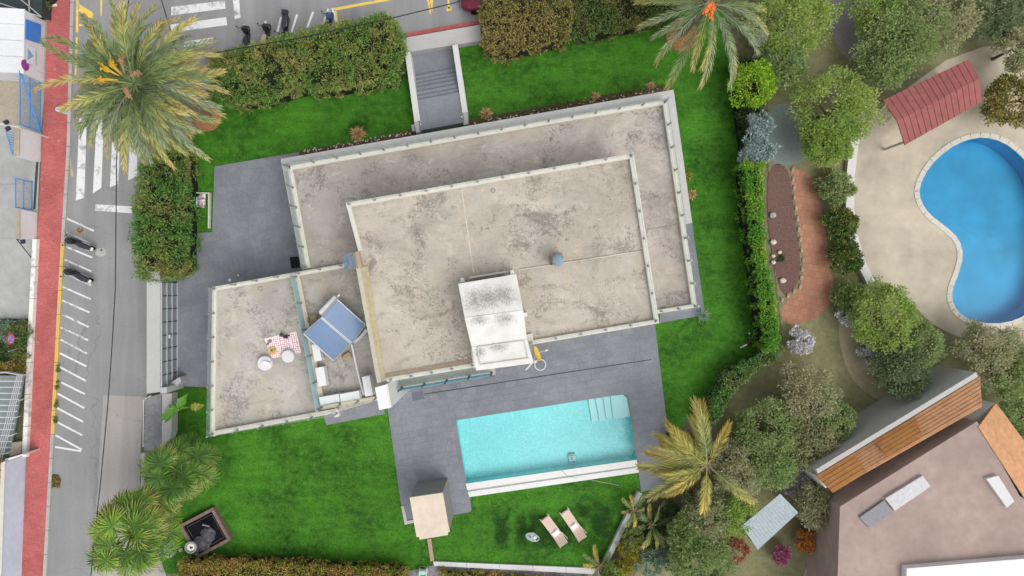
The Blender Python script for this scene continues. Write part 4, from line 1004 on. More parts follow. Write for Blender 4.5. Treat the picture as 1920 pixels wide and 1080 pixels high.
# agave
ag = root('agave', W(1317, 591, 0), 'spiky grey-green agave rosette at the corner of the side patio', 'plant')
for k in range(44):
    a = k * 2.39996; u = k / 44; L = 0.35 + 0.28 * u; e = R(70 - 58 * u)
    c = W(1317, 591, 0.12); tip = c + Vector((math.cos(a) * math.cos(e) * L, math.sin(a) * math.cos(e) * L, math.sin(e) * L)); s = Vector((-math.sin(a), math.cos(a), 0)) * 0.035
    mid = c.lerp(tip, 0.4)
    raw('leaf', [c, mid + s, tip, mid - s, mid - Vector((0, 0, 0.03))], [(0, 1, 4), (1, 2, 4), (2, 3, 4), (3, 0, 4), (0, 3, 2, 1)], M('agave_leaf', (0.20, 0.29, 0.20), 0.6, 0.2, 9, 0), ag)

# small planting
bush('lime_tree', 1408, 158, 2.6, 1.25, 0.7, 'bright lime-green round tree on the east boundary', lf_lime, 'tree', 90, 70, 0.13, 0.07)
for i, (px, py, r, lab) in enumerate(((1425, 232, 0.55, 'silver-blue conifer tuft nearest the lime-green tree'), (1415, 262, 0.6, 'middle silver-blue conifer tuft on the east boundary'), (1408, 292, 0.5, 'lowest silver-blue conifer tuft, next to the clipped hedge'), (1434, 280, 0.55, 'silver-blue conifer tuft on the outer side of the boundary'))):
    bush('silver_conifer', px, py, 1.7, r, 0.5, lab, lf_silver, 'conifer', 34, 60, 0.22, 0.05, group='silver conifers on the east boundary', lump=0.8)
for (px, py, r, mat, lab, cat) in (
        (1252, 968, 0.9, lf_dark, 'dark green shrub under the golden palm', 'shrub'), (1262, 1005, 0.9, lf_mid, 'mid green leafy shrub right of the white garden wall', 'shrub'), (1190, 1010, 0.65, lf_mid, 'green shrub touching the white garden wall', 'shrub'),
        (1184, 1030, 0.75, lf_yel, 'yellow-flowering shrub behind the white garden wall', 'shrub'), (1170, 1058, 0.55, lf_yel, 'small yellow shrub near the bottom end of the garden wall', 'shrub'), (1215, 1052, 0.9, lf_frost, 'grey-green succulent shrub at the bottom right of the garden', 'shrub'),
        (1240, 1035, 0.7, lf_frost, 'grey-green bush left of the mid green shrub', 'shrub'), (1145, 1072, 0.6, lf_mid, 'green shrub at the wall corner by the bottom edge', 'shrub'), (1275, 835, 0.75, lf_dark, 'dark shrub in the lawn corner by the patio', 'shrub'), (1290, 850, 0.6, lf_mid, 'leafy shrub at the foot of the golden palm', 'shrub'),
        (1225, 1010, 0.7, lf_dark, 'dark bush between the young palm and the yellow shrub', 'shrub'), (1300, 930, 0.9, lf_olive, 'olive shrub below the golden palm crown', 'shrub'), (1272, 1050, 0.8, lf_dark, 'dark shrub in the bottom right garden corner', 'shrub'),
        (1268, 820, 0.5, lf_dark, 'small dark shrub at the lawn edge by the patio', 'shrub')):
    bush('garden_shrub', px, py, 0.7, r, 0.55, lab, mat, cat, 40, 46, 0.13, 0.065, group='shrubs of the south-east border')
def grass_clump(px, py, r, label, mat, n=110, zb=0.0):
    c = W(px, py, zb); d = rng.normal(size=(n, 3)); d[:, 2] = np.abs(d[:, 2]) + 0.35; d /= np.linalg.norm(d, axis=1)[:, None]
    L = r * rng.uniform(0.6, 1.25, n)[:, None]; s = np.cross(d, [0, 0, 1.0]); s /= np.linalg.norm(s, axis=1)[:, None] + 1e-9
    b = np.array(c) + rng.normal(size=(n, 3)) * [0.04, 0.04, 0]; mid = b + d * L * 0.55; tip = b + d * L - np.array([0, 0, 1]) * L * 0.35
    V = np.stack([b, mid + s * 0.016, tip, mid - s * 0.016], 1).reshape(-1, 3)
    return tag(raw('grass_clump', V, quads(V), mat), label, 'grass clump')
grass_clump(672, 252, 0.62, 'large dry straw clump on the north lawn, left of the steps', lf_straw, 260, 0.0)
grass_clump(912, 214, 0.5, 'dry orange grass clump just right of the steps', lf_straw, 170)
grass_clump(1117, 182, 0.42, 'dry orange grass clump in the middle of the right flower bed', lf_straw, 150)
grass_clump(1219, 161, 0.36, 'dry reddish grass clump near the villa north-east corner', lf_straw, 130)
grass_clump(1290, 330, 0.35, 'yellow flowering clump against the east ledge of the villa', lf_yel, 120)
grass_clump(1296, 364, 0.42, 'rust-coloured clump against the east ledge of the villa', lf_straw, 130)
grass_clump(1098, 188, 0.22, 'small green tuft beside the orange grass clump', lf_lime, 60)
# beds and pebbles
m_soil = M('bed_soil', (0.10, 0.065, 0.045), 1.0, 0.3, 9, 0.1, bmp=0.6)
m_peb = M('pebble', (0.62, 0.54, 0.46), 0.8, 0.2, 9, 0)
peb = MB().lathe([(0.02, 0), (0.05, 0.01), (0.055, 0.035), (0.03, 0.06)], n=7)
def bed(P, nstone, label, a, b, spread_):
    o = tag(MB().prism(WP(P, 0.05), -0.02, 0.05).build('flower_bed', m_soil), label, 'flower bed')
    me = bpy.data.meshes.new('pebble'); me.from_pydata(peb.V, [], peb.F); me.materials.append(m_peb)
    for i in range(nstone):
        t = random.random(); q = W(*lerp(a, b, t), 0.05) + Vector((random.uniform(-spread_, spread_), random.uniform(-spread_, spread_), 0))
        k = link(bpy.data.objects.new('pebble', me)); k.parent = o; k.location = q - ORG[o]; s = random.uniform(0.5, 1.3); k.scale = (s, s * random.uniform(.7, 1.2), s); k.rotation_euler = (0, 0, random.uniform(0, 6))
    return o
bed([(562, 284), (690, 262), (775, 243), (778, 256), (562, 296)], 70, 'narrow soil bed with pale pebbles left of the steps', (568, 285), (770, 249), 0.12)
bed([(878, 226), (1000, 202), (1255, 157), (1260, 172), (880, 240)], 60, 'narrow soil bed with dry plants right of the steps', (885, 232), (1245, 166), 0.1)
V = leaf_arrays(np.array([tuple(W(*lerp((905, 224), (1252, 162), t), 0.08) + Vector((0, random.uniform(-.1, .1), 0))) for t in np.linspace(0, 1, 70)]), np.tile([0, 0, 1.0], (70, 1)), 0.12, 30, 0.11, 0.04)
tag(raw('ground_cover', V, quads(V), lf_pitto), 'dark low ground cover along the right flower bed', 'ground cover', kind='stuff')

# ------------------------------------------------------------------ roof equipment
HA = R(9.7)                                   # house axis angle
m_solar = M('solar_blue', (0.060, 0.155, 0.32), 0.35, 0.12, 1.2, 0.25, 0.0, spec=0.7)
m_alu = M('aluminium', (0.45, 0.46, 0.47), 0.4, 0.06, 8, 0, 0.5)
def solar(P, Z, label):
    v = [W(p[0], p[1], z) for p, z in zip(P, Z)]; c = sum(v, Vector()) / 4
    t = root('solar_collector', Vector((c.x, c.y, ZL)), label, 'solar panel', 'solar collectors on the roof')
    nrm = (v[1] - v[0]).cross(v[3] - v[0]).normalized(); nrm = nrm if nrm.z > 0 else -nrm
    def slab(pts, t0, t1):
        a = [p + nrm * t1 for p in pts]; b = [p + nrm * t0 for p in pts]; m = MB()
        F = [(0, 1, 2, 3), (7, 6, 5, 4), (0, 4, 5, 1), (1, 5, 6, 2), (2, 6, 7, 3), (3, 7, 4, 0)]
        if (a[1] - a[0]).cross(a[2] - a[0]).dot(nrm) < 0: F = [f[::-1] for f in F]
        return m.add(a + b, F)
    ins_ = [p + (c - p) * 0.045 for p in v]
    slab(ins_, -0.02, 0.012).build('collector_glass', m_solar, t)
    fr_ = MB()
    for i in range(4): fr_.tube([v[i], v[(i + 1) % 4]], 0.035, 6)
    fr_.build('frame', m_alu, t)
    for i in range(4): MB().tube([v[i], Vector((v[i].x, v[i].y, ZL))], 0.025, 6).build('strut', m_alu, t)
    return t
zh, zlw = 4.75, 3.85
solar([(569.6, 626), (601.5, 596), (657.5, 644), (625, 676)], [zh - 0.02, zh, zlw, zlw - 0.02], 'left blue solar collector of the tilted pair, nearer the picnic rug')
solar([(603.5, 594.5), (632, 561), (685, 609), (660, 642.5)], [zh, zh + 0.02, zlw + 0.02, zlw], 'right blue solar collector of the tilted pair, nearer the upper roof')
tk = root('water_tank', W(618, 575, ZL), 'white cylindrical water tank behind the solar collectors', 'water tank')
a, b = W(601, 589, 4.4), W(632, 557, 4.4); MB().tube([a - (b - a) * 0.0, a + (b - a) * 0.04, b - (b - a) * 0.04, b], [0.12, 0.2, 0.2, 0.12], 14).build('drum', m_white, tk)
for q in (a.lerp(b, 0.2), a.lerp(b, 0.8)): MB().tube([q, Vector((q.x, q.y, ZL))], 0.03, 6).build('leg', m_alu, tk)
MB().tube([W(633, 556, 4.45), W(637, 552, 4.45)], 0.06, 8).build('valve', m_white, tk)
tag(MB().tube([W(663, 641, 3.6), W(676, 632, 3.6), W(688, 618, 3.6)], 0.13, 10).build('insulated_pipe', M('foil_lagging', (0.55, 0.56, 0.58), 0.4, 0.25, 14, 0, 0.4, 0.5)), 'foil-wrapped pipe along the lower edge of the right solar collector', 'pipe')
tag(MB().tube([W(659, 645, 3.6), W(664, 668, 3.5), W(674, 712, 3.42), W(682, 741, 3.38)], 0.06, 8).build('white_pipe', m_white), 'long white pipe running from the solar collectors to the air conditioners', 'pipe')
m_bag = M('tan_sack', (0.42, 0.34, 0.21), 0.95, 0.2, 8, 0.1, bmp=0.4)
def sack(px, py, z, sx, sy, sz, rz, label, mat, cat='sack', name='sand_sack', group=None):
    mb = MB(); c = W(px, py, z)
    V = []; F = []; n, m = 8, 14
    for i in range(n + 1):
        th = math.pi * i / n - math.pi / 2
        for j in range(m):
            ph = 2 * math.pi * j / m; e = 0.55
            cx = math.copysign(abs(math.cos(ph)) ** e, math.cos(ph)); cy = math.copysign(abs(math.sin(ph)) ** e, math.sin(ph)); k = max(0.0, math.cos(th)) ** 0.5
            w = 1 + 0.08 * math.sin(3 * ph + px)
            x, y = cx * k * sx * w, cy * k * sy * w
            V.append((c.x + x * math.cos(rz) - y * math.sin(rz), c.y + x * math.sin(rz) + y * math.cos(rz), z + sz + math.sin(th) * sz * (1 + 0.15 * math.sin(5 * ph))))
    for i in range(n):
        for j in range(m): F.append((i * m + j, i * m + (j + 1) % m, (i + 1) * m + (j + 1) % m, (i + 1) * m + j))
    return tag(raw(name, V, F, mat, None, smooth=True), label, cat, group)
sack(652, 668, ZL, 0.28, 0.22, 0.12, 0.5, 'tan ballast sack under the lower corner of the solar collectors', m_bag)
sack(590, 596, ZL, 0.24, 0.20, 0.12, 0.2, 'tan ballast sack at the upper left of the solar collectors', m_bag)
tag(MB().torus(W(586, 598, ZL + 0.27), 0.3, 0.02, n=20, m=6).build('hose_coil', M('grey_hose', (0.3, 0.26, 0.2))), 'thin coiled hose beside the tan ballast sack', 'hose')

def ac_unit(px, py, w, d, h, rz, label, lx=0.0):
    z = ZL - 0.01; c = W(px, py, z + h); t = root('air_conditioner', Vector((c.x, c.y, z)), label, 'air conditioner', 'air conditioner outdoor units on the roof', rz)
    MB().box((0, 0, h / 2 + 0.06), (w, d, h - 0.06)).build('case', m_white, t, True)
    MB().box((0, 0, h + 0.012), (w + 0.02, d + 0.02, 0.03)).build('lid', m_white, t, True)
    Mr = Matrix.Rotation(math.pi / 2, 3, 'X')
    MB().torus((-w * 0.12, -d / 2 - 0.01, h * 0.52), min(w, h) * 0.33, 0.02, Mr, 18, 6).build('fan_guard', m_steel, t, True)
    MB().box((w * 0.42, 0, h * 0.35), (w * 0.2, d + 0.06, h * 0.3)).build('valve_cover', m_wall, t, True)
    for s in (-1, 1): MB().box((s * w * 0.35, 0, 0.03), (0.06, d + 0.12, 0.06)).build('foot', m_steel, t, True)
    return t
ac_unit(594, 661, 0.95, 0.40, 0.62, HA - R(90), 'white air conditioner partly under the solar collectors')
ac_unit(602, 706, 1.05, 0.46, 0.66, HA - R(90), 'white air conditioner against the teal glass, below the solar collectors')
ac_unit(618, 749, 1.10, 0.42, 0.60, HA, 'white air conditioner in the south corner, left of its twin')
ac_unit(656, 743, 1.10, 0.42, 0.60, HA, 'white air conditioner in the south row, right of its twin')
ac_unit(689, 724, 1.10, 0.42, 0.95, HA - R(90), 'tall white air conditioner next to the white corner pier')

# satellite dish and aerials on the tower edge
m_dish = M('dish_yellow', (0.78, 0.52, 0.06), 0.5, 0.06, 6, 0.05)
dz = 7.2
sdh = root('satellite_dish', W(1000, 680, ZU), 'yellow satellite dish with mast and white hoop aerial at the white tower', 'satellite dish')
c = W(1005, 664, dz); ax = Vector((0.88, 0.36, 0.30)).normalized()
t1 = Vector((-0.36, 0.88, 0)).normalized(); t2 = ax.cross(t1)
V = []; F = []
for i in range(6):
    r_ = 0.42 * i / 5
    for k in range(20):
        a = 2 * math.pi * k / 20; V.append(c + (t1 * math.cos(a) + t2 * math.sin(a)) * r_ + ax * (0.45 * r_ * r_))
for i in range(5):
    for k in range(20): F.append((i * 20 + k, i * 20 + (k + 1) % 20, (i + 1) * 20 + (k + 1) % 20, (i + 1) * 20 + k))
raw('reflector', V, F, m_dish, sdh, smooth=True)
tip = c + ax * 0.62
MB().tube([c - t2 * 0.3, tip], 0.018, 6).tube([tip - ax * 0.09, tip + ax * 0.06], 0.05, 8).build('feed_arm', M('feed_white', (0.7, 0.66, 0.55), 0.6), sdh)
MB().tube([W(998, 681, 4.6), W(998, 681, dz)], 0.03, 8).tube([W(998, 681, dz - 0.2), c], 0.025, 6).tube([W(998, 681, dz - 0.3), W(988, 640, dz - 0.3)], 0.025, 6).build('mast', m_alu, sdh)
MB().torus(W(1013, 684, dz - 0.4), 0.29, 0.022, Matrix.Rotation(0.15, 3, 'X'), 24, 6).build('hoop_aerial', m_white, sdh)
MB().box(W(992, 687, dz - 0.3), (0.07, 0.5, 0.06), -R(42)).build('panel_aerial', m_wall, sdh)
for k in range(4): MB().tube([W(990, 678, dz - 0.1), W(982 + 2 * k, 673 + 2 * k, dz + 0.1)], 0.02, 5).build('aerial_rod', M('rod_orange', (0.6, 0.33, 0.18), 0.6), sdh)
MB().box(W(1004, 678, dz - 0.3), (0.12, 0.12, 0.12), 0.6).build('bracket', m_white, sdh)

# picnic on the terrace roof
def rugmat(name):
    m, nt, b = nmat(name); p, g = pos(nt)
    mp = nt.nodes.new('ShaderNodeMapping'); mp.inputs['Rotation'].default_value = (0, 0, -HA); nt.links.new(p, mp.inputs['Vector'])
    vo = nt.nodes.new('ShaderNodeTexVoronoi'); vo.inputs['Scale'].default_value = 8.5; vo.inputs['Randomness'].default_value = 0.25; nt.links.new(mp.outputs[0], vo.inputs['Vector'])
    col = ramp(nt, vo.outputs['Distance'], [(0.36, (0.80, 0.74, 0.75)), (0.52, (0.58, 0.27, 0.31))])
    nt.links.new(col, b.inputs['Base Color']); b.inputs['Roughness'].default_value = 0.95; return m
zr = ZL - 0.012
rg = root('picnic_rug', W(530, 648, zr), 'pink and white dotted picnic rug on the terrace roof', 'rug')
RUG = [(495, 635), (555.5, 621.5), (564.5, 661), (510, 672)]
prism('border', RUG, zr, zr + 0.012, M('rug_border', (0.78, 0.68, 0.62), 0.95, 0.05, 9, 0), rg)
prism('field', [(498, 637), (553.5, 624.5), (562, 660), (511.5, 670)], zr, zr + 0.018, rugmat('rug_dots'), rg)
pf = root('pouf', W(500, 680, zr), 'round white pouf with a folded towel, at the left corner of the rug', 'pouf', 'poufs by the picnic rug')
MB().lathe([(0.36, 0), (0.42, 0.06), (0.42, 0.34), (0.38, 0.40), (0.1, 0.41)], W(500, 680, zr), 28).build('cushion', M('pouf_white', (0.66, 0.63, 0.645), 0.9, 0.05, 6, 0.05), pf, smooth=False)
tag(MB().box(W(500.5, 681.5, zr + 0.42) + Vector((0, 0, 0.05)), (0.46, 0.24, 0.10), -R(18)).box(W(500.5, 681.5, zr + 0.52) + Vector((0.02, 0, 0.03)), (0.36, 0.2, 0.06), -R(18)).build('folded_towel', M('towel_white', (0.76, 0.74, 0.76), 0.95, 0.05, 9, 0)), 'folded white towel lying on the left pouf', 'towel')
pf = root('pouf', W(541, 667, zr), 'empty round white pouf standing half on the picnic rug', 'pouf', 'poufs by the picnic rug')
MB().lathe([(0.32, 0), (0.37, 0.06), (0.37, 0.34), (0.33, 0.40), (0.1, 0.415)], W(541, 667.5, zr + 0.2) - Vector((0, 0, 0.2)), 28).build('cushion', MATS['pouf_white'], pf)
fp = root('fruit_board', W(511, 657, zr + 0.018), 'round orange board of fruit with green herbs on the picnic rug', 'fruit board')
q = W(511.5, 657, zr + 0.018)
MB().lathe([(0.26, 0), (0.27, 0.02), (0.25, 0.03)], q, 22).build('board', M('board_wood', (0.72, 0.48, 0.26), 0.7), fp)
for k in range(12):
    a = k * 2.4; rr = 0.06 + 0.013 * k
    MB().lathe([(0.02, 0), (0.05, 0.02), (0.045, 0.06), (0.01, 0.08)], q + Vector((math.cos(a) * rr, math.sin(a) * rr, 0.03)), 8).build('fruit', M('apricot', (0.78, 0.50, 0.20), 0.6) if k % 3 else M('melon', (0.75, 0.68, 0.38), 0.6), fp)
V = leaf_arrays(np.array([tuple(q + Vector((-0.02, 0, 0.10))), tuple(q + Vector((0.15, 0.06, 0.08)))]), np.tile([0, 0, 1.0], (2, 1)), 0.06, 40, 0.07, 0.03); raw('herbs', V, quads(V), lf_soft, fp)
gr = root('grape_bunch', W(537, 630, zr + 0.018), 'dark grapes and leaf at the top edge of the rug', 'grapes')
for k in range(16):
    MB().lathe([(0.01, -0.045), (0.045, -0.015), (0.045, 0.02), (0.01, 0.045)], W(537 + random.uniform(-4, 6), 630 + random.uniform(-4, 5), zr + 0.07 + random.uniform(0, 0.06)), 8).build('grape', M('grape', (0.05, 0.02, 0.03), 0.35, 0.2, 6, 0), gr)
blade((535, 629), (527, 624), 0.1, zr + 0.1, zr + 0.12, M('grape_leaf', (0.06, 0.08, 0.06), 0.5), 'leaf', gr)
blade((533, 631), (525, 626), 0.06, zr + 0.06, zr + 0.08, MATS['grape_leaf'], 'leaf', gr)
tag(MB().lathe([(0.06, 0), (0.12, 0.03), (0.11, 0.06), (0.02, 0.07)], W(506, 640, zr + 0.02), 12, 1.1, 0.8, 0.7).lathe([(0.05, 0), (0.09, 0.03), (0.08, 0.05), (0.02, 0.06)], W(502, 645, zr + 0.02), 12, 1.2, 0.7, 0.7).build('straw_hat', M('taupe', (0.25, 0.19, 0.19), 0.9)), 'pair of dull taupe bowls near the rug corner', 'bowls')

# ------------------------------------------------------------------ barbecue house
bq = root('garden_pavilion', W(805, 945, 0), 'grey-walled garden shed with flat beige roof at the patio corner', 'shed')
BQ = [(768, 933), (830, 924), (843, 997), (839, 999), (840, 1003), (787, 1012), (786, 1007), (781, 1007)]
MB().prism(inset(WP(BQ, 3.2), 0.02), 0, 3.1).build('wall', M('shed_grey', (0.26, 0.25, 0.245), 0.85, 0.05, 5, 0.08), bq)
m_shed = M('shed_roof', (0.66, 0.565, 0.455), 0.9, 0.09, 2.2, 0.12)
prism('roof', BQ, 3.1, 3.22, m_shed, bq)
prism('bench_edge', [(752, 949), (757, 948), (763, 977), (783, 973), (784, 978), (759, 984)], 0.0, 0.12, m_ledge, pp)
tag(prism('timber_edging', [(801, 1011), (808, 1010), (814, 1051), (807, 1053)], 0.0, 0.14, M('timber', (0.42, 0.29, 0.21), 0.85, 0.2, 9, 0.1)), 'brown timber sleeper running from the shed to the bottom wall', 'timber')
rw = root('retaining_wall', W(970, 1062, 0), 'pale retaining wall along the bottom edge of the lounger lawn', 'wall')
for i in range(5):
    a0, a1 = i / 5, (i + 1) / 5 - 0.002
    prism('coping_stone', [lerp((812, 1053), (1124, 1066), a0), lerp((812, 1053), (1124, 1066), a1), lerp((814, 1061), (1124, 1077), a1), lerp((814, 1061), (1124, 1077), a0)], -0.1, 0.16, m_lowwall, rw)
struct(sheet('gravel_strip', [(812, 1060), (1128, 1076), (1140, 1200), (770, 1200), (765, 1072)], 0.004, M('gravel', (0.24, 0.22, 0.24), 0.95, 0.45, 10, 0.15, bmp=0.6)))
gw = root('garden_wall', W(1165, 995, 0), 'narrow pale garden wall slanting down past the young palms', 'wall')
prism('wall', [(1196, 922), (1204, 925), (1137, 1064), (1127, 1062)], 0, 0.4, M('mossy_wall', (0.47, 0.49, 0.46), 0.9, 0.15, 5, 0.2), gw)
# hose reel
hr = root('hose_reel', W(793, 1073, 0), 'mint green hose reel at the bottom edge beside the timber sleeper', 'hose reel')
m_mint = M('mint_plastic', (0.40, 0.66, 0.58), 0.5, 0.08, 6, 0)
MB().tube([W(788, 1073, 0.3), W(799, 1072, 0.3)], 0.16, 14).build('drum', m_mint, hr)
MB().torus(W(787, 1073, 0.3), 0.22, 0.025, Matrix.Rotation(math.pi / 2, 3, 'Y'), 18, 6).torus(W(800, 1072, 0.3), 0.22, 0.025, Matrix.Rotation(math.pi / 2, 3, 'Y'), 18, 6).build('flange', m_white, hr)
MB().tube([W(786, 1076, 0.3), W(782, 1070, 0.1), W(786, 1063, 0.05), W(796, 1061, 0.05), W(803, 1068, 0.05)], 0.02, 6).build('hose', M('hose_green', (0.2, 0.38, 0.2), 0.6), hr)

# ------------------------------------------------------------------ pond
pd = root('garden_pond', W(384, 1000, 0), 'square dark ornamental pond with brown stone border by the fan palms', 'pond')
PO = [(334.4, 985.6), (399, 951.7), (433, 1012.8), (370, 1047.8)]; Pw = WP(PO, 0.4); Pi = inset(Pw, 0.19)
m_pst = M('pond_stone', (0.22, 0.155, 0.13), 0.85, 0.3, 6, 0.2)
for i in range(4):
    a, b, c, d = Pw[i], Pw[(i + 1) % 4], Pi[(i + 1) % 4], Pi[i]
    e = (b - a) * 0.003
    MB().prism([a + e, b - e, c - e, d + e], 0, 0.4).build('border_stone', m_pst, pd)
MB().prism(inset(Pw, 0.195), 0, 0.1).build('liner', M('pond_liner', (0.03, 0.03, 0.04), 0.7), pd)
P2 = inset(Pw, 0.32); P3 = inset(Pw, 0.36)
for i in range(4): MB().prism([P2[i], P2[(i + 1) % 4], P3[(i + 1) % 4], P3[i]], 0.1, 0.27).build('inner_step', M('pond_step', (0.07, 0.06, 0.065), 0.8), pd)
sheet('water', [(*v.xy, 0) for v in inset(Pw, 0.2)], 0.25, watermat('pond_water', (0.35, 0.37, 0.42), 0.25, 4.0), pd, world=True)
m_sl = M('wet_slate', (0.075, 0.075, 0.085), 0.4, 0.35, 6, 0.2)
def rock(name, c, s, mat, par=None, seed=0, sub=2):
    bm = bmesh.new(); bmesh.ops.create_icosphere(bm, subdivisions=sub, radius=1.0)
    V = []
    for v in bm.verts:
        k = 1 + 0.28 * mnoise.noise(v.co * 1.7 + Vector((seed, seed * 2.3, 0)))
        V.append((c[0] + v.co.x * s[0] * k, c[1] + v.co.y * s[1] * k, max(c[2] - s[2] * 0.6, c[2] + v.co.z * s[2] * k)))
    F = [tuple(v.index for v in f.verts) for f in bm.faces]; bm.free()
    return raw(name, V, F, mat, par)
rock('rockwork', W(378, 1020, 0.3), (0.62, 0.5, 0.16), m_sl, pd, 1, 3); rock('rockwork', W(390, 1003, 0.3), (0.45, 0.5, 0.18), m_sl, pd, 2, 3); rock('rockwork', W(366, 1032, 0.3), (0.35, 0.3, 0.14), m_sl, pd, 3, 3)
MB().tube([W(380, 984, 0.42), W(393, 987, 0.5)], [0.05, 0.03], 6).build('spout', m_alu, pd)
ur = root('stone_urn', W(358, 1026, 0), 'round grey stone urn with white rim at the lower left of the pond', 'urn')
c = W(357, 1027, 0.7); c.z = 0
MB().lathe([(0.2, 0), (0.24, 0.05), (0.18, 0.15), (0.34, 0.5), (0.36, 0.7), (0.3, 0.72), (0.28, 0.6)], c, 20).build('bowl', m_kerb, ur)
MB().lathe([(0.22, 0.70), (0.23, 0.75), (0.1, 0.77)], c + Vector((0.05, 0.05, 0)), 18).build('rim', m_white, ur)
MB().box(c + Vector((0.1, 0.02, 0.79)), (0.16, 0.08, 0.05), 0.4).box(c + Vector((0.06, 0.05, 0.81)), (0.06, 0.12, 0.06), 0.2).build('bird_finial', m_black, ur)
tag(rock('garden_stone', W(339, 1031, 0.12), (0.14, 0.14, 0.12), m_kerb, None, 5), 'small pale stone left of the pond urn', 'stone')

# ------------------------------------------------------------------ loungers
m_sling = M('sling_beige', (0.62, 0.47, 0.38), 0.9, 0.06, 12, 0.04); m_lframe = M('lounger_frame', (0.66, 0.60, 0.50), 0.5, 0.05, 6, 0)
def lounger(px, py, foot, label):
    c = W(px, py, 0.35); h = W(*foot, 0.35); d = (h - c); rz = math.atan2(d.y, d.x)
    t = root('sun_lounger', (c.x, c.y, 0), label, 'sun lounger', 'sun loungers on the lawn', rz)
    # local +X = raised back end
    prof = [(-0.98, 0.30), (-0.93, 0.36), (-0.5, 0.345), (0.0, 0.33), (0.42, 0.34), (0.6, 0.42), (0.8, 0.54), (0.98, 0.66)]
    V = []; F = []
    for (x, z) in prof: V += [(x, -0.27, z), (x, 0, z - 0.03), (x, 0.27, z)]
    for i in range(len(prof) - 1):
        k = 3 * i; F += [(k, k + 3, k + 4, k + 1), (k + 1, k + 4, k + 5, k + 2)]
    V2 = [(x, y, z - 0.012) for x, y, z in V]; n_ = len(V)
    raw('sling', V + V2, F + [tuple(i + n_ for i in f[::-1]) for f in F], m_sling, t, True)
    for s in (-1, 1):
        MB().tube([(-1.12, s * 0.285, 0.42), (-1.0, s * 0.285, 0.36), (0.42, s * 0.285, 0.345), (0.62, s * 0.285, 0.44), (1.0, s * 0.285, 0.68)], 0.018, 6).build('side_rail', m_lframe, t, True)
        MB().tube([(-0.8, s * 0.285, 0.35), (-0.95, s * 0.30, 0.0)], 0.018, 6).build('leg', m_lframe, t, True)
        MB().tube([(0.3, s * 0.285, 0.35), (0.55, s * 0.30, 0.0)], 0.018, 6).build('leg', m_lframe, t, True)
    MB().tube([(0.35, 0.30, 0.36), (0.75, 0.36, 0.33), (0.92, 0.36, 0.30)], 0.02, 6).build('armrest', m_lframe, t, True)
    return t, c, rz
for px, py, foot, lab, bp_ in ((1039, 995, (1057, 1019), 'beige sun lounger on the left, next to the oval glass table', (1046, 1003)), (1075, 983.5, (1091, 1007), 'beige sun lounger on the right of the pair', (1078, 987))):
    t, c, rz = lounger(px, py, foot, lab)
    q = Matrix.Rotation(rz, 3, 'Z') @ Vector((0.18 if px < 1050 else 0.12, 0.0, 0.0)) + Vector((c.x, c.y, 0.36))
    tl = MB().box(q, (0.30, 0.46, 0.05), rz + 0.15).box(q + Vector((0.02, 0.03, 0.045)), (0.2, 0.3, 0.04), rz + 0.1)
    tag(tl.build('rolled_towel', M('towel_lilac', (0.78, 0.72, 0.74), 0.95, 0.05, 9, 0)), 'pale folded towel on the ' + ('left' if px < 1050 else 'right') + ' sun lounger', 'towel', 'towels on the sun loungers')
tb = root('side_table', W(998.5, 1007.5, 0), 'oval pale glass table beside the sun loungers', 'table')
c = W(998.5, 1007.5, 0.45); c.z = 0
MB().lathe([(0.44, 0.42), (0.45, 0.435), (0.44, 0.45)], c, 28, 1.0, 0.58, -R(20)).build('table_top', M('frosted_glass', (0.30, 0.37, 0.38), 0.2, 0.05, 3, 0.05), tb)
MB().lathe([(0.2, 0), (0.19, 0.03), (0.03, 0.06), (0.03, 0.42)], c, 12).build('pedestal', m_alu, tb)
tag(MB().lathe([(0.045, 0), (0.045, 0.2), (0.015, 0.27), (0.015, 0.33)], W(994, 1006, 0.45), 10).build('bottle', M('green_bottle', (0.22, 0.45, 0.30), 0.2)), 'green bottle standing on the oval table', 'bottle')
tag(MB().box(W(1003.5, 1008, 0.5), (0.17, 0.14, 0.06), 0.3).build('napkin_box', m_white), 'small white box on the oval table', 'box')
tag(MB().lathe([(0.045, 0), (0.05, 0.05), (0.05, 0.1)], W(1006, 1011, 0.45), 10).lathe([(0.04, 0), (0.045, 0.05), (0.045, 0.09)], W(1009, 1010, 0.45), 10).build('cups', m_dark), 'two dark cups at the right end of the oval table', 'cups')

# driftwood sculpture on the east lawn, pale ball garden lights
sp = root('garden_sculpture', W(1406, 640, 0), 'dark twisted driftwood sculpture with pale tips on the east lawn', 'sculpture')
MB().tube([W(1405, 646, 0), W(1407, 640, 0.35), W(1405, 632, 0.6), W(1405, 626, 0.7)], [0.07, 0.06, 0.04, 0.025], 7).tube([W(1407, 640, 0.3), W(1399, 646, 0.5), W(1388, 652, 0.45)], [0.05, 0.045, 0.02], 7).tube([W(1407, 638, 0.3), W(1413, 634, 0.5), W(1412, 628, 0.7)], [0.04, 0.03, 0.01], 6).build('trunk', M('driftwood', (0.07, 0.06, 0.05), 0.9, 0.4, 9, 0), sp)
MB().tube([W(1400, 646, 0.52), W(1388, 652, 0.47)], [0.05, 0.03], 7).lathe([(0.01, -0.06), (0.06, 0), (0.01, 0.06)], W(1405, 625, 0.72), 8).build('pale_tip', m_peb, sp)
dk = root('dark_planter', W(1311, 766, 0), 'black low planter with pale twigs in the lawn corner', 'planter')
MB().lathe([(0.45, 0), (0.5, 0.1), (0.42, 0.14)], W(1310, 764, 0), 9, 1.2, 0.75, 0.5).build('tray', M('matte_black', (0.008, 0.008, 0.01), 0.95), dk)
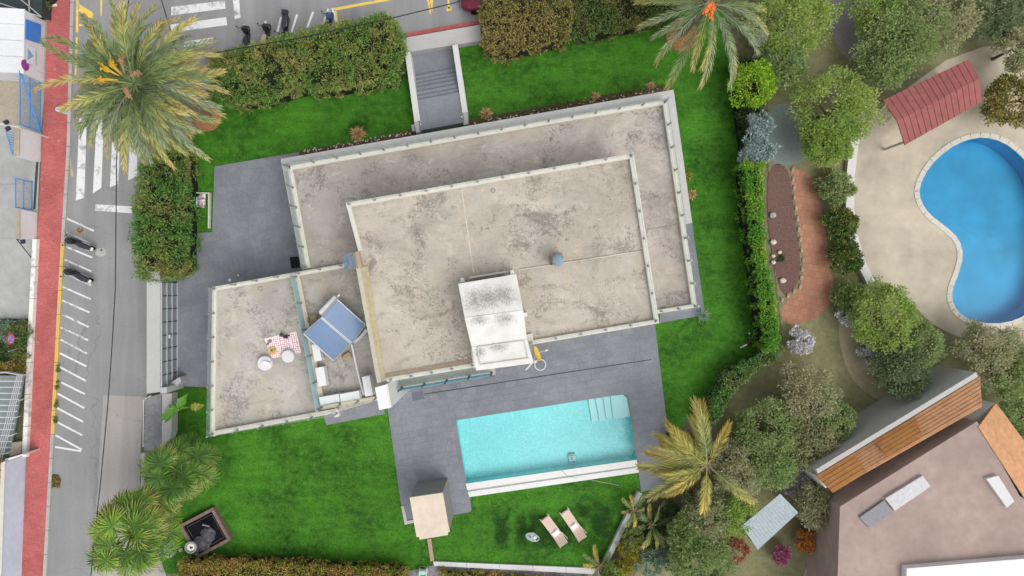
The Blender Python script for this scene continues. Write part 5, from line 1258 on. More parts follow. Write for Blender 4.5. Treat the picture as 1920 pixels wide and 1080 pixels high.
MB().tube([W(1306, 770, 0.15), W(1312, 764, 0.35), W(1317, 770, 0.3)], 0.025, 5).tube([W(1311, 765, 0.3), W(1310, 776, 0.25)], 0.02, 5).build('twigs', m_peb, dk)
# white pots in the top right corner
for (px, py, r_, lab) in ((1411, 47, 0.42, 'white square-topped garden pot under the palm fronds'), (1428, 67, 0.48, 'large round white garden pot near the top right corner'), (1424, 106, 0.30, 'small white garden pot above the lime-green tree')):
    q = W(px, py, 0.9); q.z = 0.3
    tag(MB().lathe([(r_ * 0.75, 0), (r_, 0.3), (r_ * 1.05, 0.62), (r_ * 0.6, 0.64), (r_ * 0.05, 0.60)], q - Vector((0, 0, 0.3)), 22).build('white_pot', m_wall), lab, 'pot', 'white pots at the east boundary')
# stones along the east hedge
for (px, py, r_, lab) in ((1450, 454, 0.2, 'tan boulder in the mulch beside the east hedge'), (1450, 480, 0.13, 'upper pale stone of the ring round the dark tuft'), (1450, 492, 0.15, 'lower pale stone of the ring round the dark tuft'), (1462, 473, 0.13, 'orange stone at the top of the ring round the dark tuft'), (1449, 403, 0.22, 'white stone at the upper end of the mulch bed'), (1468, 526, 0.2, 'grey-white stone at the lower end of the mulch bed')):
    tag(rock('bed_stone', W(px, py, 0.1), (r_, r_ * 0.9, r_ * 0.7), m_peb if r_ < 0.21 else m_kerb, None, px), lab, 'stone', 'stones in the mulch bed')
grass_clump(1464, 485, 0.35, 'dark tuft inside the stone ring beside the east hedge', lf_dark, 140)

# ------------------------------------------------------------------ gateway on the west side
gt = root('driveway_gate', W(305, 630, 0), 'grey steel driveway gate under a long pale concrete beam', 'gate')
zg = 2.1
prism('beam', [(275, 528), (300, 526), (300, 735), (275, 738)], zg - 0.5, zg, M('beam_pale', (0.45, 0.455, 0.44), 0.85, 0.05, 4, 0.1), gt)
prism('pier', [(300.5, 727), (313, 726), (313, 737), (300.5, 738)], 0, zg - 0.03, m_ledge, gt)
prism('pier', [(277, 510), (300, 508), (300, 525), (277, 527)], 0, zg - 0.02, m_ledge, gt)
prism('gate_wing', [(314, 721), (337, 707), (340, 716), (316, 735)], 0, 1.0, m_ledge, gt)
xg = W(301.5, 0, zg - 0.1).x; y0g, y1g = W(0, 725, 1.0).y, W(0, 530, 1.0).y
m_gate = M('gate_steel', (0.30, 0.34, 0.36), 0.5, 0.08, 8, 0.05, 0.3); m_gate_l = M('gate_light', (0.55, 0.57, 0.58), 0.4, 0.05, 8, 0, 0.4)
nP = 8; hgt_ = zg - 0.2
for i in range(nP):
    ya = y0g + (y1g - y0g) * i / nP; yb = y0g + (y1g - y0g) * (i + 1) / nP
    for j in range(3):
        za = 0.08 + j * hgt_ / 3
        MB().box((xg, (ya + yb) / 2, za + hgt_ / 6), (0.03, yb - ya - 0.06, hgt_ / 3 - 0.05)).build('gate_panel', m_gate, gt)
for z in (0.06, 0.08 + hgt_ / 3, 0.08 + 2 * hgt_ / 3, 0.08 + hgt_):
    MB().box((xg + 0.03, (y0g + y1g) / 2, z), (0.07, y1g - y0g, 0.05)).build('gate_rail', m_gate_l, gt)
for i in range(nP + 1): MB().box((xg + 0.02, y0g + (y1g - y0g) * i / nP, hgt_ / 2 + 0.08), (0.05, 0.045, hgt_)).build('gate_upright', m_dark, gt)
MB().box((xg + 0.09, (y0g + y1g) / 2 - 0.1, 1.15), (0.08, 0.22, 0.12)).build('lock', m_wall, gt)
# ramp wall south of the gate
sw = root('driveway_wall', W(293, 800, 0), 'rough grey retaining wall with white rail below the driveway gate', 'wall')
prism('rough_face', [(271, 750), (283, 743), (303, 738), (303, 830), (296, 845), (270, 845)], 0, 0.5, M('rough_concrete', (0.27, 0.27, 0.275), 0.95, 0.22, 5, 0.25, bmp=0.8), sw)
prism('wall_top', [(304, 738), (322, 738), (322, 810), (310, 850), (303, 850)], 0, 0.75, m_ledge, sw)
MB().tube([W(283, 742, 1.0), W(269, 750, 1.0), W(268, 838, 1.0)], 0.025, 6).build('rail', m_white, sw)
for y in (752, 780, 808, 836): q = W(268.7, y, 1.0); MB().tube([q, Vector((q.x, q.y, 0))], 0.02, 6).build('rail_post', m_white, sw)
sw2 = root('driveway_wall', W(268, 900, 0), 'low pale wall under the fan palms beside the driveway', 'wall')
prism('wall_top', [(264, 850), (272, 850), (272, 925), (300, 960), (318, 1010), (322, 1045), (310, 1045), (296, 980), (264, 930)], 0, 0.6, m_ledge, sw2)

# planter with sacks by the west hedge
fr_ = root('raised_bed', W(376, 398, 0), 'pale timber frame of a small square bed beside the west hedge', 'raised bed')
for P in ([(357, 360), (393, 361), (393, 363), (357, 362)], [(357, 362.2), (358.5, 362.2), (358.5, 428), (357, 428)], [(390, 363.2), (393, 363.2), (392, 428), (389.5, 428)]): prism('frame_board', P, 0, 0.25, m_cream, fr_)
def bagmat(name, c1, c2):
    m, nt, b = nmat(name); p, g = pos(nt); f = noise(nt, p, 5, 3, 0.5); nt.links.new(ramp(nt, f, [(0.42, c1), (0.5, c2), (0.6, (0.35, 0.2, 0.18))]), b.inputs['Base Color']); b.inputs['Roughness'].default_value = 0.35; return m
mb_ = bagmat('bag_print', (0.70, 0.75, 0.82), (0.30, 0.50, 0.80))
sack(367, 379, 0.0, 0.22, 0.42, 0.12, 0.02, 'blue and white plastic sack of soil, left of the pair', mb_, name='soil_sack', group='soil sacks')
sack(380.5, 376, 0.0, 0.24, 0.5, 0.13, -0.12, 'printed pale blue plastic sack of soil, right of the pair', bagmat('bag_print2', (0.72, 0.74, 0.80), (0.45, 0.36, 0.36)), name='soil_sack', group='soil sacks')
for i, (px, py) in enumerate(((431, 525), (447, 516))):
    tag(MB().lathe([(0.09 - 0.03 * i, 0), (0.1 - 0.03 * i, 0.04), (0.04, 0.08)], W(px, py, 0.05), 12).build('patio_light', m_white), ('larger' if i == 0 else 'smaller') + ' of two white spot lights on the entrance patio', 'light', 'patio spot lights')

# ------------------------------------------------------------------ school side (left edge)
m_schw = M('school_white', (0.69, 0.70, 0.71), 0.8, 0.05, 4, 0.08); m_blue = M('school_blue', (0.05, 0.22, 0.62), 0.5, 0.08, 5, 0.08); m_blue_p = M('blue_steel', (0.08, 0.28, 0.62), 0.5, 0.08, 6, 0)
def FP(px, py, xf):
    """point on the vertical plane x = xf seen at this photo pixel"""
    z = H * (1 - xf * 30 / (px - 960)); return Vector((xf, (540 - py) / 30 * (H - z) / H, z))
sh = root('school_shed', W(60, 80, 0), 'white flat-roofed shed with blue door at the upper left edge', 'shed')
SH = [(-220, 0), (46, 17), (44, 138), (-220, 125)]
SHw = WP(SH, 1.85); MB().prism(inset(SHw, 0.02), 0, 1.8).build('wall', m_schw, sh)
for i in range(4):
    a0, a1 = i / 4, (i + 1) / 4 - 0.012
    prism('roof_panel', [lerp(SH[0], SH[3], a0), lerp(SH[1], SH[2], a0), lerp(SH[1], SH[2], a1), lerp(SH[0], SH[3], a1)], 1.8, 1.86, m_schw, sh)
xf = W(45.5, 0, 1.85).x + 0.02
def facade(name, P, t, mat, par, off=0.0):
    V = [FP(p[0], p[1], xf + off) for p in P]; V2 = [v - Vector((t, 0, 0)) for v in V]
    return raw(name, V + V2, [(0, 1, 2, 3), (7, 6, 5, 4), (0, 4, 5, 1), (1, 5, 6, 2), (2, 6, 7, 3), (3, 7, 4, 0)], mat, par)
facade('blue_door', [(49, 36), (77, 46), (77, 82), (49, 73)], 0.05, m_blue, sh, 0.05)
bd = facade('sign_board', [(51, 84), (68, 90), (68, 123), (51, 118)], 0.03, M('sign_pale', (0.70, 0.74, 0.78), 0.7, 0.03), sh, 0.03)
# emblem: blue triangle built of stripes
A, B, Cc = (52, 90), (63.5, 105), (51.5, 113)
for k in range(5):
    t0, t1 = k / 5 + 0.02, (k + 1) / 5 - 0.06
    pA, pB = lerp(A, B, t0), lerp(A, B, t1); qA, qB = lerp(Cc, B, t0), lerp(Cc, B, t1)
    V = [FP(*p, xf + 0.036) for p in (pA, pB, qB, qA)]; raw('emblem_stripe', V, [(0, 1, 2, 3)], M('emblem_blue', (0.10, 0.20, 0.55), 0.6), bd)
V = [FP(*p, xf + 0.036) for p in ((67, 95), (67.8, 95), (67.8, 121), (67, 121))]
raw('sign_rule', V, [(0, 1, 2, 3)], MATS['emblem_blue'], bd)
cn = root('dark_canopy', W(40, 10, 0), 'dark green shed canopy above the white shed in the top left corner', 'canopy')
prism('deck', [(-200, -60), (80, -60), (78, 28), (60, 24), (-200, 0)], 0, 1.0, M('canopy_dark', (0.035, 0.05, 0.05), 0.6, 0.25, 4, 0.2), cn)
for a, b in (((0, 6), (78, 32)), ((28, -10), (76, 30)), ((54, -20), (55, 22))): MB().tube([W(*a, 1.1), W(*b, 1.1)], 0.04, 6).build('rail', m_kerb, cn)

def blue_gate(px_t, px_b, y0, y1, label, diag=False, bars=16):
    z1 = H * (1 - (960 - px_b) / (960 - px_t)); xg_ = (px_b - 960) / 30
    ya, yb = (540 - y1) / 30 * (H - z1 / 2) / H, (540 - y0) / 30 * (H - z1 / 2) / H
    t = root('blue_gate', (xg_, (ya + yb) / 2, 0), label, 'gate', 'blue school gates')
    for y in (ya, yb): MB().box((xg_, y, z1 / 2), (0.06, 0.06, z1)).build('stile', m_blue_p, t)
    for z in (0.08, z1 - 0.05, z1 * 0.52): MB().box((xg_, (ya + yb) / 2, z), (0.05, yb - ya, 0.06)).build('rail', m_blue_p, t)
    for i in range(1, bars): MB().box((xg_, ya + (yb - ya) * i / bars, z1 / 2), (0.022, 0.022, z1 - 0.1)).build('bar', m_blue_p if diag else m_gate_l, t)
    if diag: MB().tube([(xg_, ya, 0.15), (xg_, yb, z1 - 0.15)], 0.06, 6).build('brace', m_blue_p, t)
    return t
blue_gate(36, 77, 142, 240, 'tall blue barred gate with a diagonal brace below the white shed', True, 26)
blue_gate(28, 61, 338, 391, 'small blue gate with grey bars further down the school wall', False, 14)
for P, h_, lab in (([(27, 242), (37, 238), (36, 292), (26, 293)], 1.95, 'white block wall between the tall blue gate and the grey yard'), ([(28, 393), (37, 393), (37, 446), (28, 446)], 1.6, 'white block wall just below the small blue gate')):
    t = root('gate_pier', W(55, (P[0][1] + P[2][1]) / 2, 0), lab, 'wall')
    prism('block', P, 0, h_ - 0.05, m_schw, t); prism('cap', P, h_ - 0.05, h_, m_tan, t)
lo = root('open_gate_leaf', W(20, 268, 0), 'blue open gate leaf inside the grey yard at the left edge', 'gate')
a, b = W(11, 246, 1.3), W(24, 290, 1.3)
MB().tube([a, b], 0.04, 6).build('top_rail', m_blue_p, lo)
for k in range(10): q = a.lerp(b, k / 9); MB().tube([q, Vector((q.x + 0.25, q.y, 0.05))], 0.02, 5).build('bar', m_blue_p, lo)
fl = root('flood_light', W(35, 248, 0), 'pair of dark flood lights on a white beam above the yard gate', 'flood light')
MB().tube([W(0, 232, 2.6), W(35, 238, 2.6)], 0.07, 8).tube([W(35, 238, 2.6), W(36, 240, 2.55), Vector((*W(36, 240, 2.6).xy, 0))], 0.05, 8).build('beam', m_cream, fl)
for p in ((12, 229), (15, 241)): MB().box(W(*p, 2.75), (0.25, 0.2, 0.14), 0.5).build('lamp_head', M('navy_lamp', (0.03, 0.03, 0.07), 0.5), fl)
fl = root('flood_light', W(58, 485, 0), 'single dark flood light on a thin pole beside the lower white block', 'flood light')
MB().tube([W(61, 486, 0.0), W(31, 448, 2.1), W(43, 452, 2.2)], 0.03, 6).build('pole', m_dark, fl)
MB().box(W(43, 453, 2.2), (0.22, 0.24, 0.12), 0.1).build('lamp_head', MATS['navy_lamp'], fl)
# low white wall along the pavement
lw_ = root('boundary_wall', W(55, 650, 0), 'low weathered white wall between pavement and school yard', 'wall')
yy = [448, 500, 560, 620, 680, 740, 800, 858]
m_weath = paint('weathered_white', (0.74, 0.73, 0.69), (0.36, 0.34, 0.29), 0.42)
for i in range(len(yy) - 1):
    y0, y1 = yy[i], yy[i + 1] - 0.8
    prism('wall_section', [(xs(XL, y0) - 9, y0), (xs(XL, y0) - 1, y0), (xs(XL, y1) - 1, y1), (xs(XL, y1) - 9, y1)], -0.02, 0.4, m_weath, lw_)

def sign(px, py, bx, by, label, col):
    s = (960 - px) / (960 - bx); z = H * (1 - 1 / s); b = W(bx, by, 0); t = root('no_parking_sign', b, label, 'road sign', 'no parking signs')
    c = Vector((b.x, b.y, z))
    MB().tube([b, c + Vector((-0.03, 0, 0.1))], 0.03, 8).build('pole', m_gate_l, t)
    Mr = Matrix.Rotation(math.pi / 2, 3, 'Y')
    def disc(r, x0, x1, mat, nm):
        V = [(c.x + x, c.y + math.cos(a) * r, c.z + math.sin(a) * r) for x in (x0, x1) for a in np.linspace(0, 2 * math.pi, 24, endpoint=False)]
        raw(nm, V, [tuple(range(23, -1, -1)), tuple(range(24, 48))] + [(i, (i + 1) % 24, 24 + (i + 1) % 24, 24 + i) for i in range(24)], mat, t)
    disc(0.33, 0.03, 0.05, M('sign_red', (0.62, 0.05, 0.12), 0.4, 0.03), 'rim'); disc(0.25, 0.04, 0.058, col, 'face')
    MB().box(c + Vector((0.06, 0, 0)), (0.008, 0.07, 0.5), M=Matrix.Rotation(R(45), 3, 'X')).build('slash', MATS['sign_red'], t)
    return t
sign(46, 127, 83, 139, 'blue and red no-parking sign in front of the white shed', M('sign_violet', (0.14, 0.08, 0.50), 0.4, 0.03))
sign(19, 640, 56, 632, 'faded blue no-parking sign over the shrubs at the left edge', M('sign_pale_blue', (0.28, 0.38, 0.72), 0.4, 0.15, 8))
tag(MB().tube([W(50, 648, 0), W(16, 659, 1.7)], 0.03, 6).build('bare_pole', m_gate_l), 'bare grey pole leaning beside the faded no-parking sign', 'pole')
sg = struct(sheet('verge', [(-1500, 600), (58, 600), (46, 860), (-1500, 860)], 0.004, M('verge_soil', (0.14, 0.15, 0.08), 1.0, 0.35, 4, 0.2)))
prism('edge_slab', [(-40, 597), (56, 598), (54, 607), (-40, 606)], 0, 0.2, m_dark, sg)
for (px, py, r_, mat, lab) in ((12, 622, 0.75, lf_frost, 'grey-green shrub at the left edge above the faded sign'), (38, 620, 0.6, lf_pitto, 'dark olive shrub beside the low white wall, near the faded sign'), (10, 660, 0.7, lf_dark, 'dark shrub at the left edge under the faded sign'), (36, 655, 0.6, lf_pitto, 'olive shrub between the sign pole and the bare pole'), (22, 685, 0.7, lf_autumn, 'rusty shrub above the metal stairs')):
    bush('verge_shrub', px, py, 0.6, r_, 0.5, lab, mat, 'shrub', 34, 44, 0.13, 0.06, group='shrubs on the left verge')
WEED = ['topmost weed tuft at the foot of the low white wall', 'weed tuft by the low white wall, level with the faded sign', 'weed tuft by the low white wall beside the metal stairs', 'lowest weed tuft at the foot of the low white wall', 'weed tuft on the yellow kerb, second from the top', 'weed tuft on the yellow kerb, third from the top', 'lowest weed tuft on the yellow kerb', 'topmost weed tuft on the yellow kerb']
for i, (y, side) in enumerate(((574, 0), (628, 0), (770, 0), (795, 0), (722, 1), (757, 1), (785, 1), (690, 1))):
    px = xs(XL, y) - 1 if side == 0 else xs(XR, y) + 8
    q = np.array([tuple(W(px + random.uniform(-2, 2), y + random.uniform(-7, 7), 0.08)) for _ in range(10)])
    V = leaf_arrays(q, np.tile([0, 0, 1.0], (10, 1)), 0.08, 30, 0.09, 0.04); tag(raw('weed_tuft', V, quads(V), lf_mid), WEED[i], 'weeds', 'weeds along the pavement')
# metal stairs
ms = root('metal_stairs', W(20, 780, 0), 'grey metal stairs with white nosings and handrails at the left edge', 'stairs')
for k in range(13):
    y0, y1 = 704 + k * 11.3, 704 + (k + 1) * 11.3; z = 1.5 - k * 0.11; xr = 44 - k * 2.0
    prism('tread', [(-60 - k, y0), (xr, y0 + 0.5), (xr - 2, y1), (-62 - k, y1 - 0.5)], max(0, z - 0.14), z, M('tread_grey', (0.22, 0.25, 0.245), 0.7, 0.15, 5, 0.15), ms)
    strip('nosing', (-60 - k, y1 - 1), (xr - 2, y1 - 0.2), 1.8, z + 0.006, 0.03, M('nosing_pale', (0.58, 0.62, 0.64), 0.5), ms)
for off in (0, 4, 8, 12):
    MB().tube([W(42 - off * 0.8, 702, 2.2), W(20 - off, 800, 1.4), W(-2 - off, 880, 0.7)], 0.022, 6).build('handrail', m_gate_l, ms)
for k in range(4): MB().tube([W(22 - 6 * k, 757 + 32 * k, 1.5 - 0.25 * k), W(44 - 6 * k, 748 + 32 * k, 1.3 - 0.25 * k)], 0.022, 6).build('brace', m_gate_l, ms)
prism('stringer', [(-40, 700), (10, 697), (42, 703), (42, 705), (10, 699.5), (-40, 703)], 1.3, 1.62, m_gate_l, ms)
prism('landing_block', [(22, 830), (40, 828), (38, 850), (18, 856)], 0, 0.5, m_tan, ms)
# pale blue wall, bottom left
pw_ = root('pale_blue_wall', W(30, 960, 0), 'pale blue-grey rendered wall beside the pavement at the bottom left', 'wall')
xw0 = [(8, 868), (6, 960), (4, 1090), (2, 1300)]
prism('wall', [(4, 870), (9, 867), (-8, 1400), (-14, 1400)], 0, 1.85, M('pale_blue_render', (0.55, 0.62, 0.72), 0.85, 0.07, 3, 0.15), pw_)
prism('coping', [(2, 868), (9.3, 865), (-7.7, 1400), (-15, 1400)], 1.85, 1.9, m_cream, pw_)
prism('end_wall', [(9.5, 861), (44, 851), (45, 853), (10, 866)], 0, 1.5, m_schw, pw_)
gh = root('glass_lean_to', W(0, 980, 0), 'pale green glass lean-to roof at the bottom left edge', 'lean-to')
for k in range(3): prism('roof_pane', [(-120, 912 + 62 * k), (1.5, 908 + 62 * k), (0, 968 + 62 * k), (-120, 972 + 62 * k)], 1.6, 1.63, M('green_glass', (0.45, 0.58, 0.50), 0.3, 0.08, 3, 0.1), gh)
for k in range(4): strip('glazing_bar', (-120, 910 + 62 * k), (1.5, 906 + 62 * k), 2, 1.66, 0.05, m_dark, gh)
prism('frame', [(-120, 905), (-100, 905), (-100, 1095), (-120, 1095)], 0, 1.6, m_steel, gh)
bk = root('brick_stub', W(2, 890, 0), 'stub of hollow orange brick wall at the left edge', 'brick wall')
for k in range(4): prism('brick', [(-30, 872 + k * 9.5), (3, 871 + k * 9.5), (2.6, 880 + k * 9.5), (-30, 881 + k * 9.5)], 0, 1.7, M('hollow_brick', (0.50, 0.27, 0.17), 0.9, 0.15, 7, 0.1), bk)
for k in range(6): MB().box(W(-2 + (k % 2) * 3.5, 876 + k * 6, 1.705), (0.08, 0.09, 0.012)).build('hollow', m_dark, bk)
# top-left corner pot and litter
pt = root('planter_pot', W(82, 6, 0), 'rounded white planter with a leafy plant at the top edge beside the red pavement', 'planter')
MB().lathe([(0.25, 0), (0.36, 0.3), (0.38, 0.6), (0.3, 0.62), (0.27, 0.5)], W(81, 4, 0), 22).build('pot', m_wall, pt)
V = leaf_arrays(np.array([tuple(W(91, 14, 0.4)), tuple(W(90, 18, 0.2)), tuple(W(92, 8, 0.5))]), np.tile([0, 0, 1.0], (3, 1)), 0.14, 50, 0.14, 0.05); raw('foliage', V, quads(V), lf_pitto, pt)
tag(MB().box(W(103, 10, 0.16), (0.26, 0.14, 0.05), 0.2).box(W(99, 12, 0.15), (0.12, 0.05, 0.03), 0.2).build('litter', m_white), 'scrap of white litter on the red pavement near the top edge', 'litter')
tag(MB().lathe([(0.38, 0), (0.42, 0.7), (0.42, 0.85), (0.3, 0.95), (0.05, 0.98)], W(98, -4, 0.1), 20).build('litter_bin', m_black), 'black domed litter bin at the top edge of the red pavement', 'bin')
tag(MB().lathe([(0.12, 0), (0.12, 0.7), (0.15, 0.72), (0.15, 0.82), (0.05, 0.86)], W(116.5, 208, 0.5) - Vector((0, 0, 0.4)), 18).build('pale_bollard', M('bollard_pale', (0.52, 0.60, 0.55), 0.7)), 'pale round bollard on the red pavement under the big palm', 'bollard')
V = leaf_arrays(np.array([tuple(W(150 + random.uniform(-4, 4), 432 + random.uniform(-4, 4), 0.02)) for _ in range(14)]), np.tile([0, 0, 1.0], (14, 1)), 0.06, 14, 0.1, 0.06); tag(raw('dry_leaves', V, quads(V), lf_straw), 'small heap of dry leaves in a parking bay', 'leaves', kind='stuff')
V = leaf_arrays(np.array([tuple(W(104 + random.uniform(-7, 7), 903 + random.uniform(-10, 10), 0.015)) for _ in range(36)]), np.tile([0, 0, 1.0], (36, 1)), 0.06, 16, 0.09, 0.05); tag(raw('leaf_litter', V, quads(V), lf_brown), 'brown leaf litter gathered against the kerb at the lower left', 'leaves', kind='stuff')
sheet('dirt_patch', [(96, 888), (110, 890), (115, 900), (112, 912), (100, 914), (95, 904)], 0.003, m_soil, road)

# ------------------------------------------------------------------ scooters
m_tyre = M('tyre', (0.015, 0.015, 0.016), 0.85, 0.1, 8, 0)
def scooter(px, py, rz, label, body, seat, accent, box=None, plate=True):
    c = W(px, py, 0.6); t = root('scooter', (c.x, c.y, 0.0), label, 'scooter', 'parked scooters', rz)
    Mx = Matrix.Rotation(math.pi / 2, 3, 'X')
    for x in (0.66, -0.62):
        w_ = MB().torus((x, 0, 0.25), 0.19, 0.065, Mx, 20, 8).build('tyre', m_tyre, t, True)
        MB().lathe([(0.13, -0.03), (0.14, 0.0), (0.13, 0.03)], (0, 0, 0), 12).build('rim', m_alu, w_, True)
        w_.children[0].location = (x, 0, 0.25); w_.children[0].rotation_euler = (math.pi / 2, 0, 0)
    MB().loft([(-0.86, 0.62, 0.05, 0.06), (-0.75, 0.6, 0.14, 0.14), (-0.45, 0.52, 0.19, 0.2), (-0.1, 0.45, 0.19, 0.2), (0.02, 0.36, 0.15, 0.12)], 14).build('rear_body', body, t, True)
    MB().loft([(-0.05, 0.30, 0.16, 0.05), (0.4, 0.30, 0.17, 0.05)], 12).build('floorboard', m_black, t, True)
    MB().loft([(0.34, 0.55, 0.16, 0.24), (0.48, 0.66, 0.23, 0.34), (0.62, 0.74, 0.17, 0.26), (0.74, 0.74, 0.07, 0.12)], 14).build('front_shield', body, t, True)
    MB().loft([(-0.82, 0.78, 0.10, 0.04), (-0.55, 0.80, 0.16, 0.05), (-0.15, 0.76, 0.15, 0.05), (0.08, 0.72, 0.09, 0.04)], 14).build('seat', seat, t, True)
    MB().loft([(0.5, 0.36, 0.07, 0.05), (0.66, 0.47, 0.09, 0.05), (0.86, 0.36, 0.05, 0.04)], 10).build('front_mudguard', accent, t, True)
    MB().tube([(0.42, -0.34, 1.02), (0.50, -0.2, 1.03), (0.54, 0, 1.0), (0.50, 0.2, 1.03), (0.42, 0.34, 1.02)], 0.022, 6).build('handlebar', m_dark, t, True)
    for s in (-1, 1):
        MB().tube([(0.48, s * 0.24, 1.03), (0.5, s * 0.30, 1.18)], 0.008, 5).lathe([(0.01, -0.02), (0.06, 0), (0.01, 0.02)], (0.5, s * 0.33, 1.2), 8).build('mirror', m_black, t, True)
        MB().loft([(-0.7, 0.55, 0.015, 0.05, s * 0.165), (-0.3, 0.55, 0.03, 0.07, s * 0.185), (-0.1, 0.5, 0.015, 0.04, s * 0.18)], 8).build('side_trim', accent, t, True)
    MB().loft([(0.66, 0.86, 0.09, 0.07), (0.74, 0.84, 0.05, 0.04)], 10).build('headlight', M('lamp_glass', (0.7, 0.72, 0.74), 0.15, 0.03, 5, 0, spec=0.6), t, True)
    MB().loft([(-0.93, 0.6, 0.04, 0.03), (-0.86, 0.62, 0.07, 0.05)], 8).build('tail_light', M('tail_orange', (0.65, 0.28, 0.02), 0.4), t, True)
    MB().tube([(-0.3, -0.17, 0.3), (-0.8, -0.2, 0.36)], 0.05, 8).build('exhaust', m_steel, t, True)
    if box: MB().box((-0.86, 0, 0.86), (0.30, 0.38, 0.26), taper=0.85).build('top_box', box, t, True)
    if plate: MB().box((-0.92, 0, 0.66), (0.16, 0.2, 0.02)).build('number_plate', m_white, t, True)
    return t
m_sb = M('scooter_black', (0.022, 0.022, 0.026), 0.25, 0.1, 6, 0, spec=0.6); m_ss = M('scooter_silver', (0.45, 0.45, 0.50), 0.3, 0.05, 6, 0, 0.5); m_seat = M('seat_vinyl', (0.035, 0.037, 0.045), 0.6, 0.15, 9, 0)
m_tanv = M('tan_vinyl', (0.45, 0.36, 0.24), 0.7, 0.1, 8, 0)
d_ = lambda a, b: math.atan2(-(b[1] - a[1]), b[0] - a[0])
scooter(147, 457, d_((170, 466), (122, 447)), 'black scooter with white marks and orange tail light, upper of two in the west bays', m_sb, m_seat, m_white)
scooter(144, 516, d_((169, 528), (120, 505)), 'black and silver scooter, lower of two in the west bays', m_sb, m_seat, m_ss)
scooter(461, 72, R(90), 'black scooter with dark screen, leftmost beside the long hedge', m_sb, m_seat, m_black, m_black, False)
scooter(497, 68, R(80), 'scooter with tan seat half under the long hedge', m_sb, m_tanv, M('scooter_red', (0.4, 0.05, 0.05), 0.4), m_tanv, False)
scooter(533, 52, R(-98), 'black scooter with a dark cover on its rear box, beside the long hedge', m_sb, m_seat, m_black, M('box_cover', (0.03, 0.035, 0.045), 0.5), False)
scooter(614, 46, R(75), 'blue-grey scooter tip just showing over the long hedge', M('scooter_blue', (0.10, 0.15, 0.32), 0.4), m_seat, m_ss, None, False)

# ------------------------------------------------------------------ burgundy car
cr = root('parked_car', W(928, -4, 0), 'burgundy car nosing out from behind the brownish hedge', 'car', None, d_((1010, -18), (863, 6)))
m_burg = M('burgundy_paint', (0.17, 0.018, 0.035), 0.22, 0.05, 5, 0.05, 0.3, spec=0.7); m_cgl = M('car_glass', (0.03, 0.05, 0.055), 0.08, 0.1, 4, 0, spec=0.8)
MB().loft([(-2.1, 0.62, 0.70, 0.22), (-1.95, 0.62, 0.82, 0.34), (-1.0, 0.62, 0.88, 0.38), (0.2, 0.60, 0.88, 0.38), (1.2, 0.56, 0.86, 0.34), (1.8, 0.52, 0.78, 0.28), (2.05, 0.48, 0.62, 0.2), (2.15, 0.46, 0.45, 0.12)], 20, 3.4).build('body', m_burg, cr, True)
MB().loft([(-1.75, 0.98, 0.55, 0.05), (-1.3, 1.16, 0.66, 0.25), (-0.5, 1.20, 0.70, 0.28), (0.2, 1.18, 0.68, 0.26), (0.95, 0.96, 0.62, 0.06)], 18, 3.0).build('windows', m_cgl, cr, True)
MB().loft([(-1.25, 1.41, 0.5, 0.03), (-0.9, 1.47, 0.56, 0.03), (-0.3, 1.48, 0.57, 0.03), (0.15, 1.44, 0.54, 0.03)], 14, 3.0).build('roof', m_burg, cr, True)
for s in (-1, 1):
    MB().loft([(1.75, 0.66, 0.10, 0.09, s * 0.60), (2.0, 0.58, 0.11, 0.08, s * 0.50), (2.1, 0.52, 0.05, 0.05, s * 0.42)], 10).build('headlight', M('lamp_glass', (0.7, 0.7, 0.7)), cr, True)
    MB().loft([(0.62, 0.98, 0.10, 0.07, s * 0.96), (0.78, 0.98, 0.08, 0.05, s * 0.95)], 8).build('door_mirror', m_burg, cr, True)
    for x in (-1.3, 1.35):
        o = MB().torus((x, s * 0.78, 0.31), 0.22, 0.095, Matrix.Rotation(math.pi / 2, 3, 'X'), 22, 8).build('tyre', m_tyre, cr, True)
MB().box((2.16, 0, 0.40), (0.03, 0.5, 0.12)).build('number_plate', m_white, cr, True)
MB().box((2.13, 0, 0.55), (0.04, 0.6, 0.08)).build('grille', m_black, cr, True)

# ------------------------------------------------------------------ overhead cables with their poles outside the view
m_cable = M('cable', (0.02, 0.02, 0.022), 0.7, 0.1, 8, 0)
m_pole = M('pole_wood', (0.22, 0.17, 0.12), 0.95, 0.2, 6, 0)
def cable(P, z, label, r_=0.028):
    q = [W(*p, z) for p in P]; q = [v + Vector((0, 0, -0.5 * math.sin(math.pi * i / (len(q) - 1)))) for i, v in enumerate(q)]
    tag(MB().tube(q, r_, 6).build('overhead_cable', m_cable), label, 'cable', 'overhead cables')
    return q[0], q[-1]
e1 = cable([(262, -140), (238, 0), (226, 60), (213, 200), (209, 300), (206, 540), (201, 640), (194, 760), (183, 900), (172, 1030), (160, 1200)], 6.0, 'black overhead cable running down the west road')
e2 = cable([(262, -140), (330, 105), (400, 93), (560, 64), (740, 26), (850, 2), (1060, -60)], 6.4, 'black overhead cable crossing above the long hedge')[1:]
for i, q in enumerate((e1[0], e1[1], e2[0])):
    tag(MB().tube([Vector((q.x, q.y, 0)), Vector((q.x, q.y, 6.6))], [0.14, 0.1], 10).build('cable_pole', m_pole), ('wooden cable pole north of the zebra crossing', 'wooden cable pole at the south end of the road', 'wooden cable pole behind the parked car')[i], 'pole', 'cable poles')

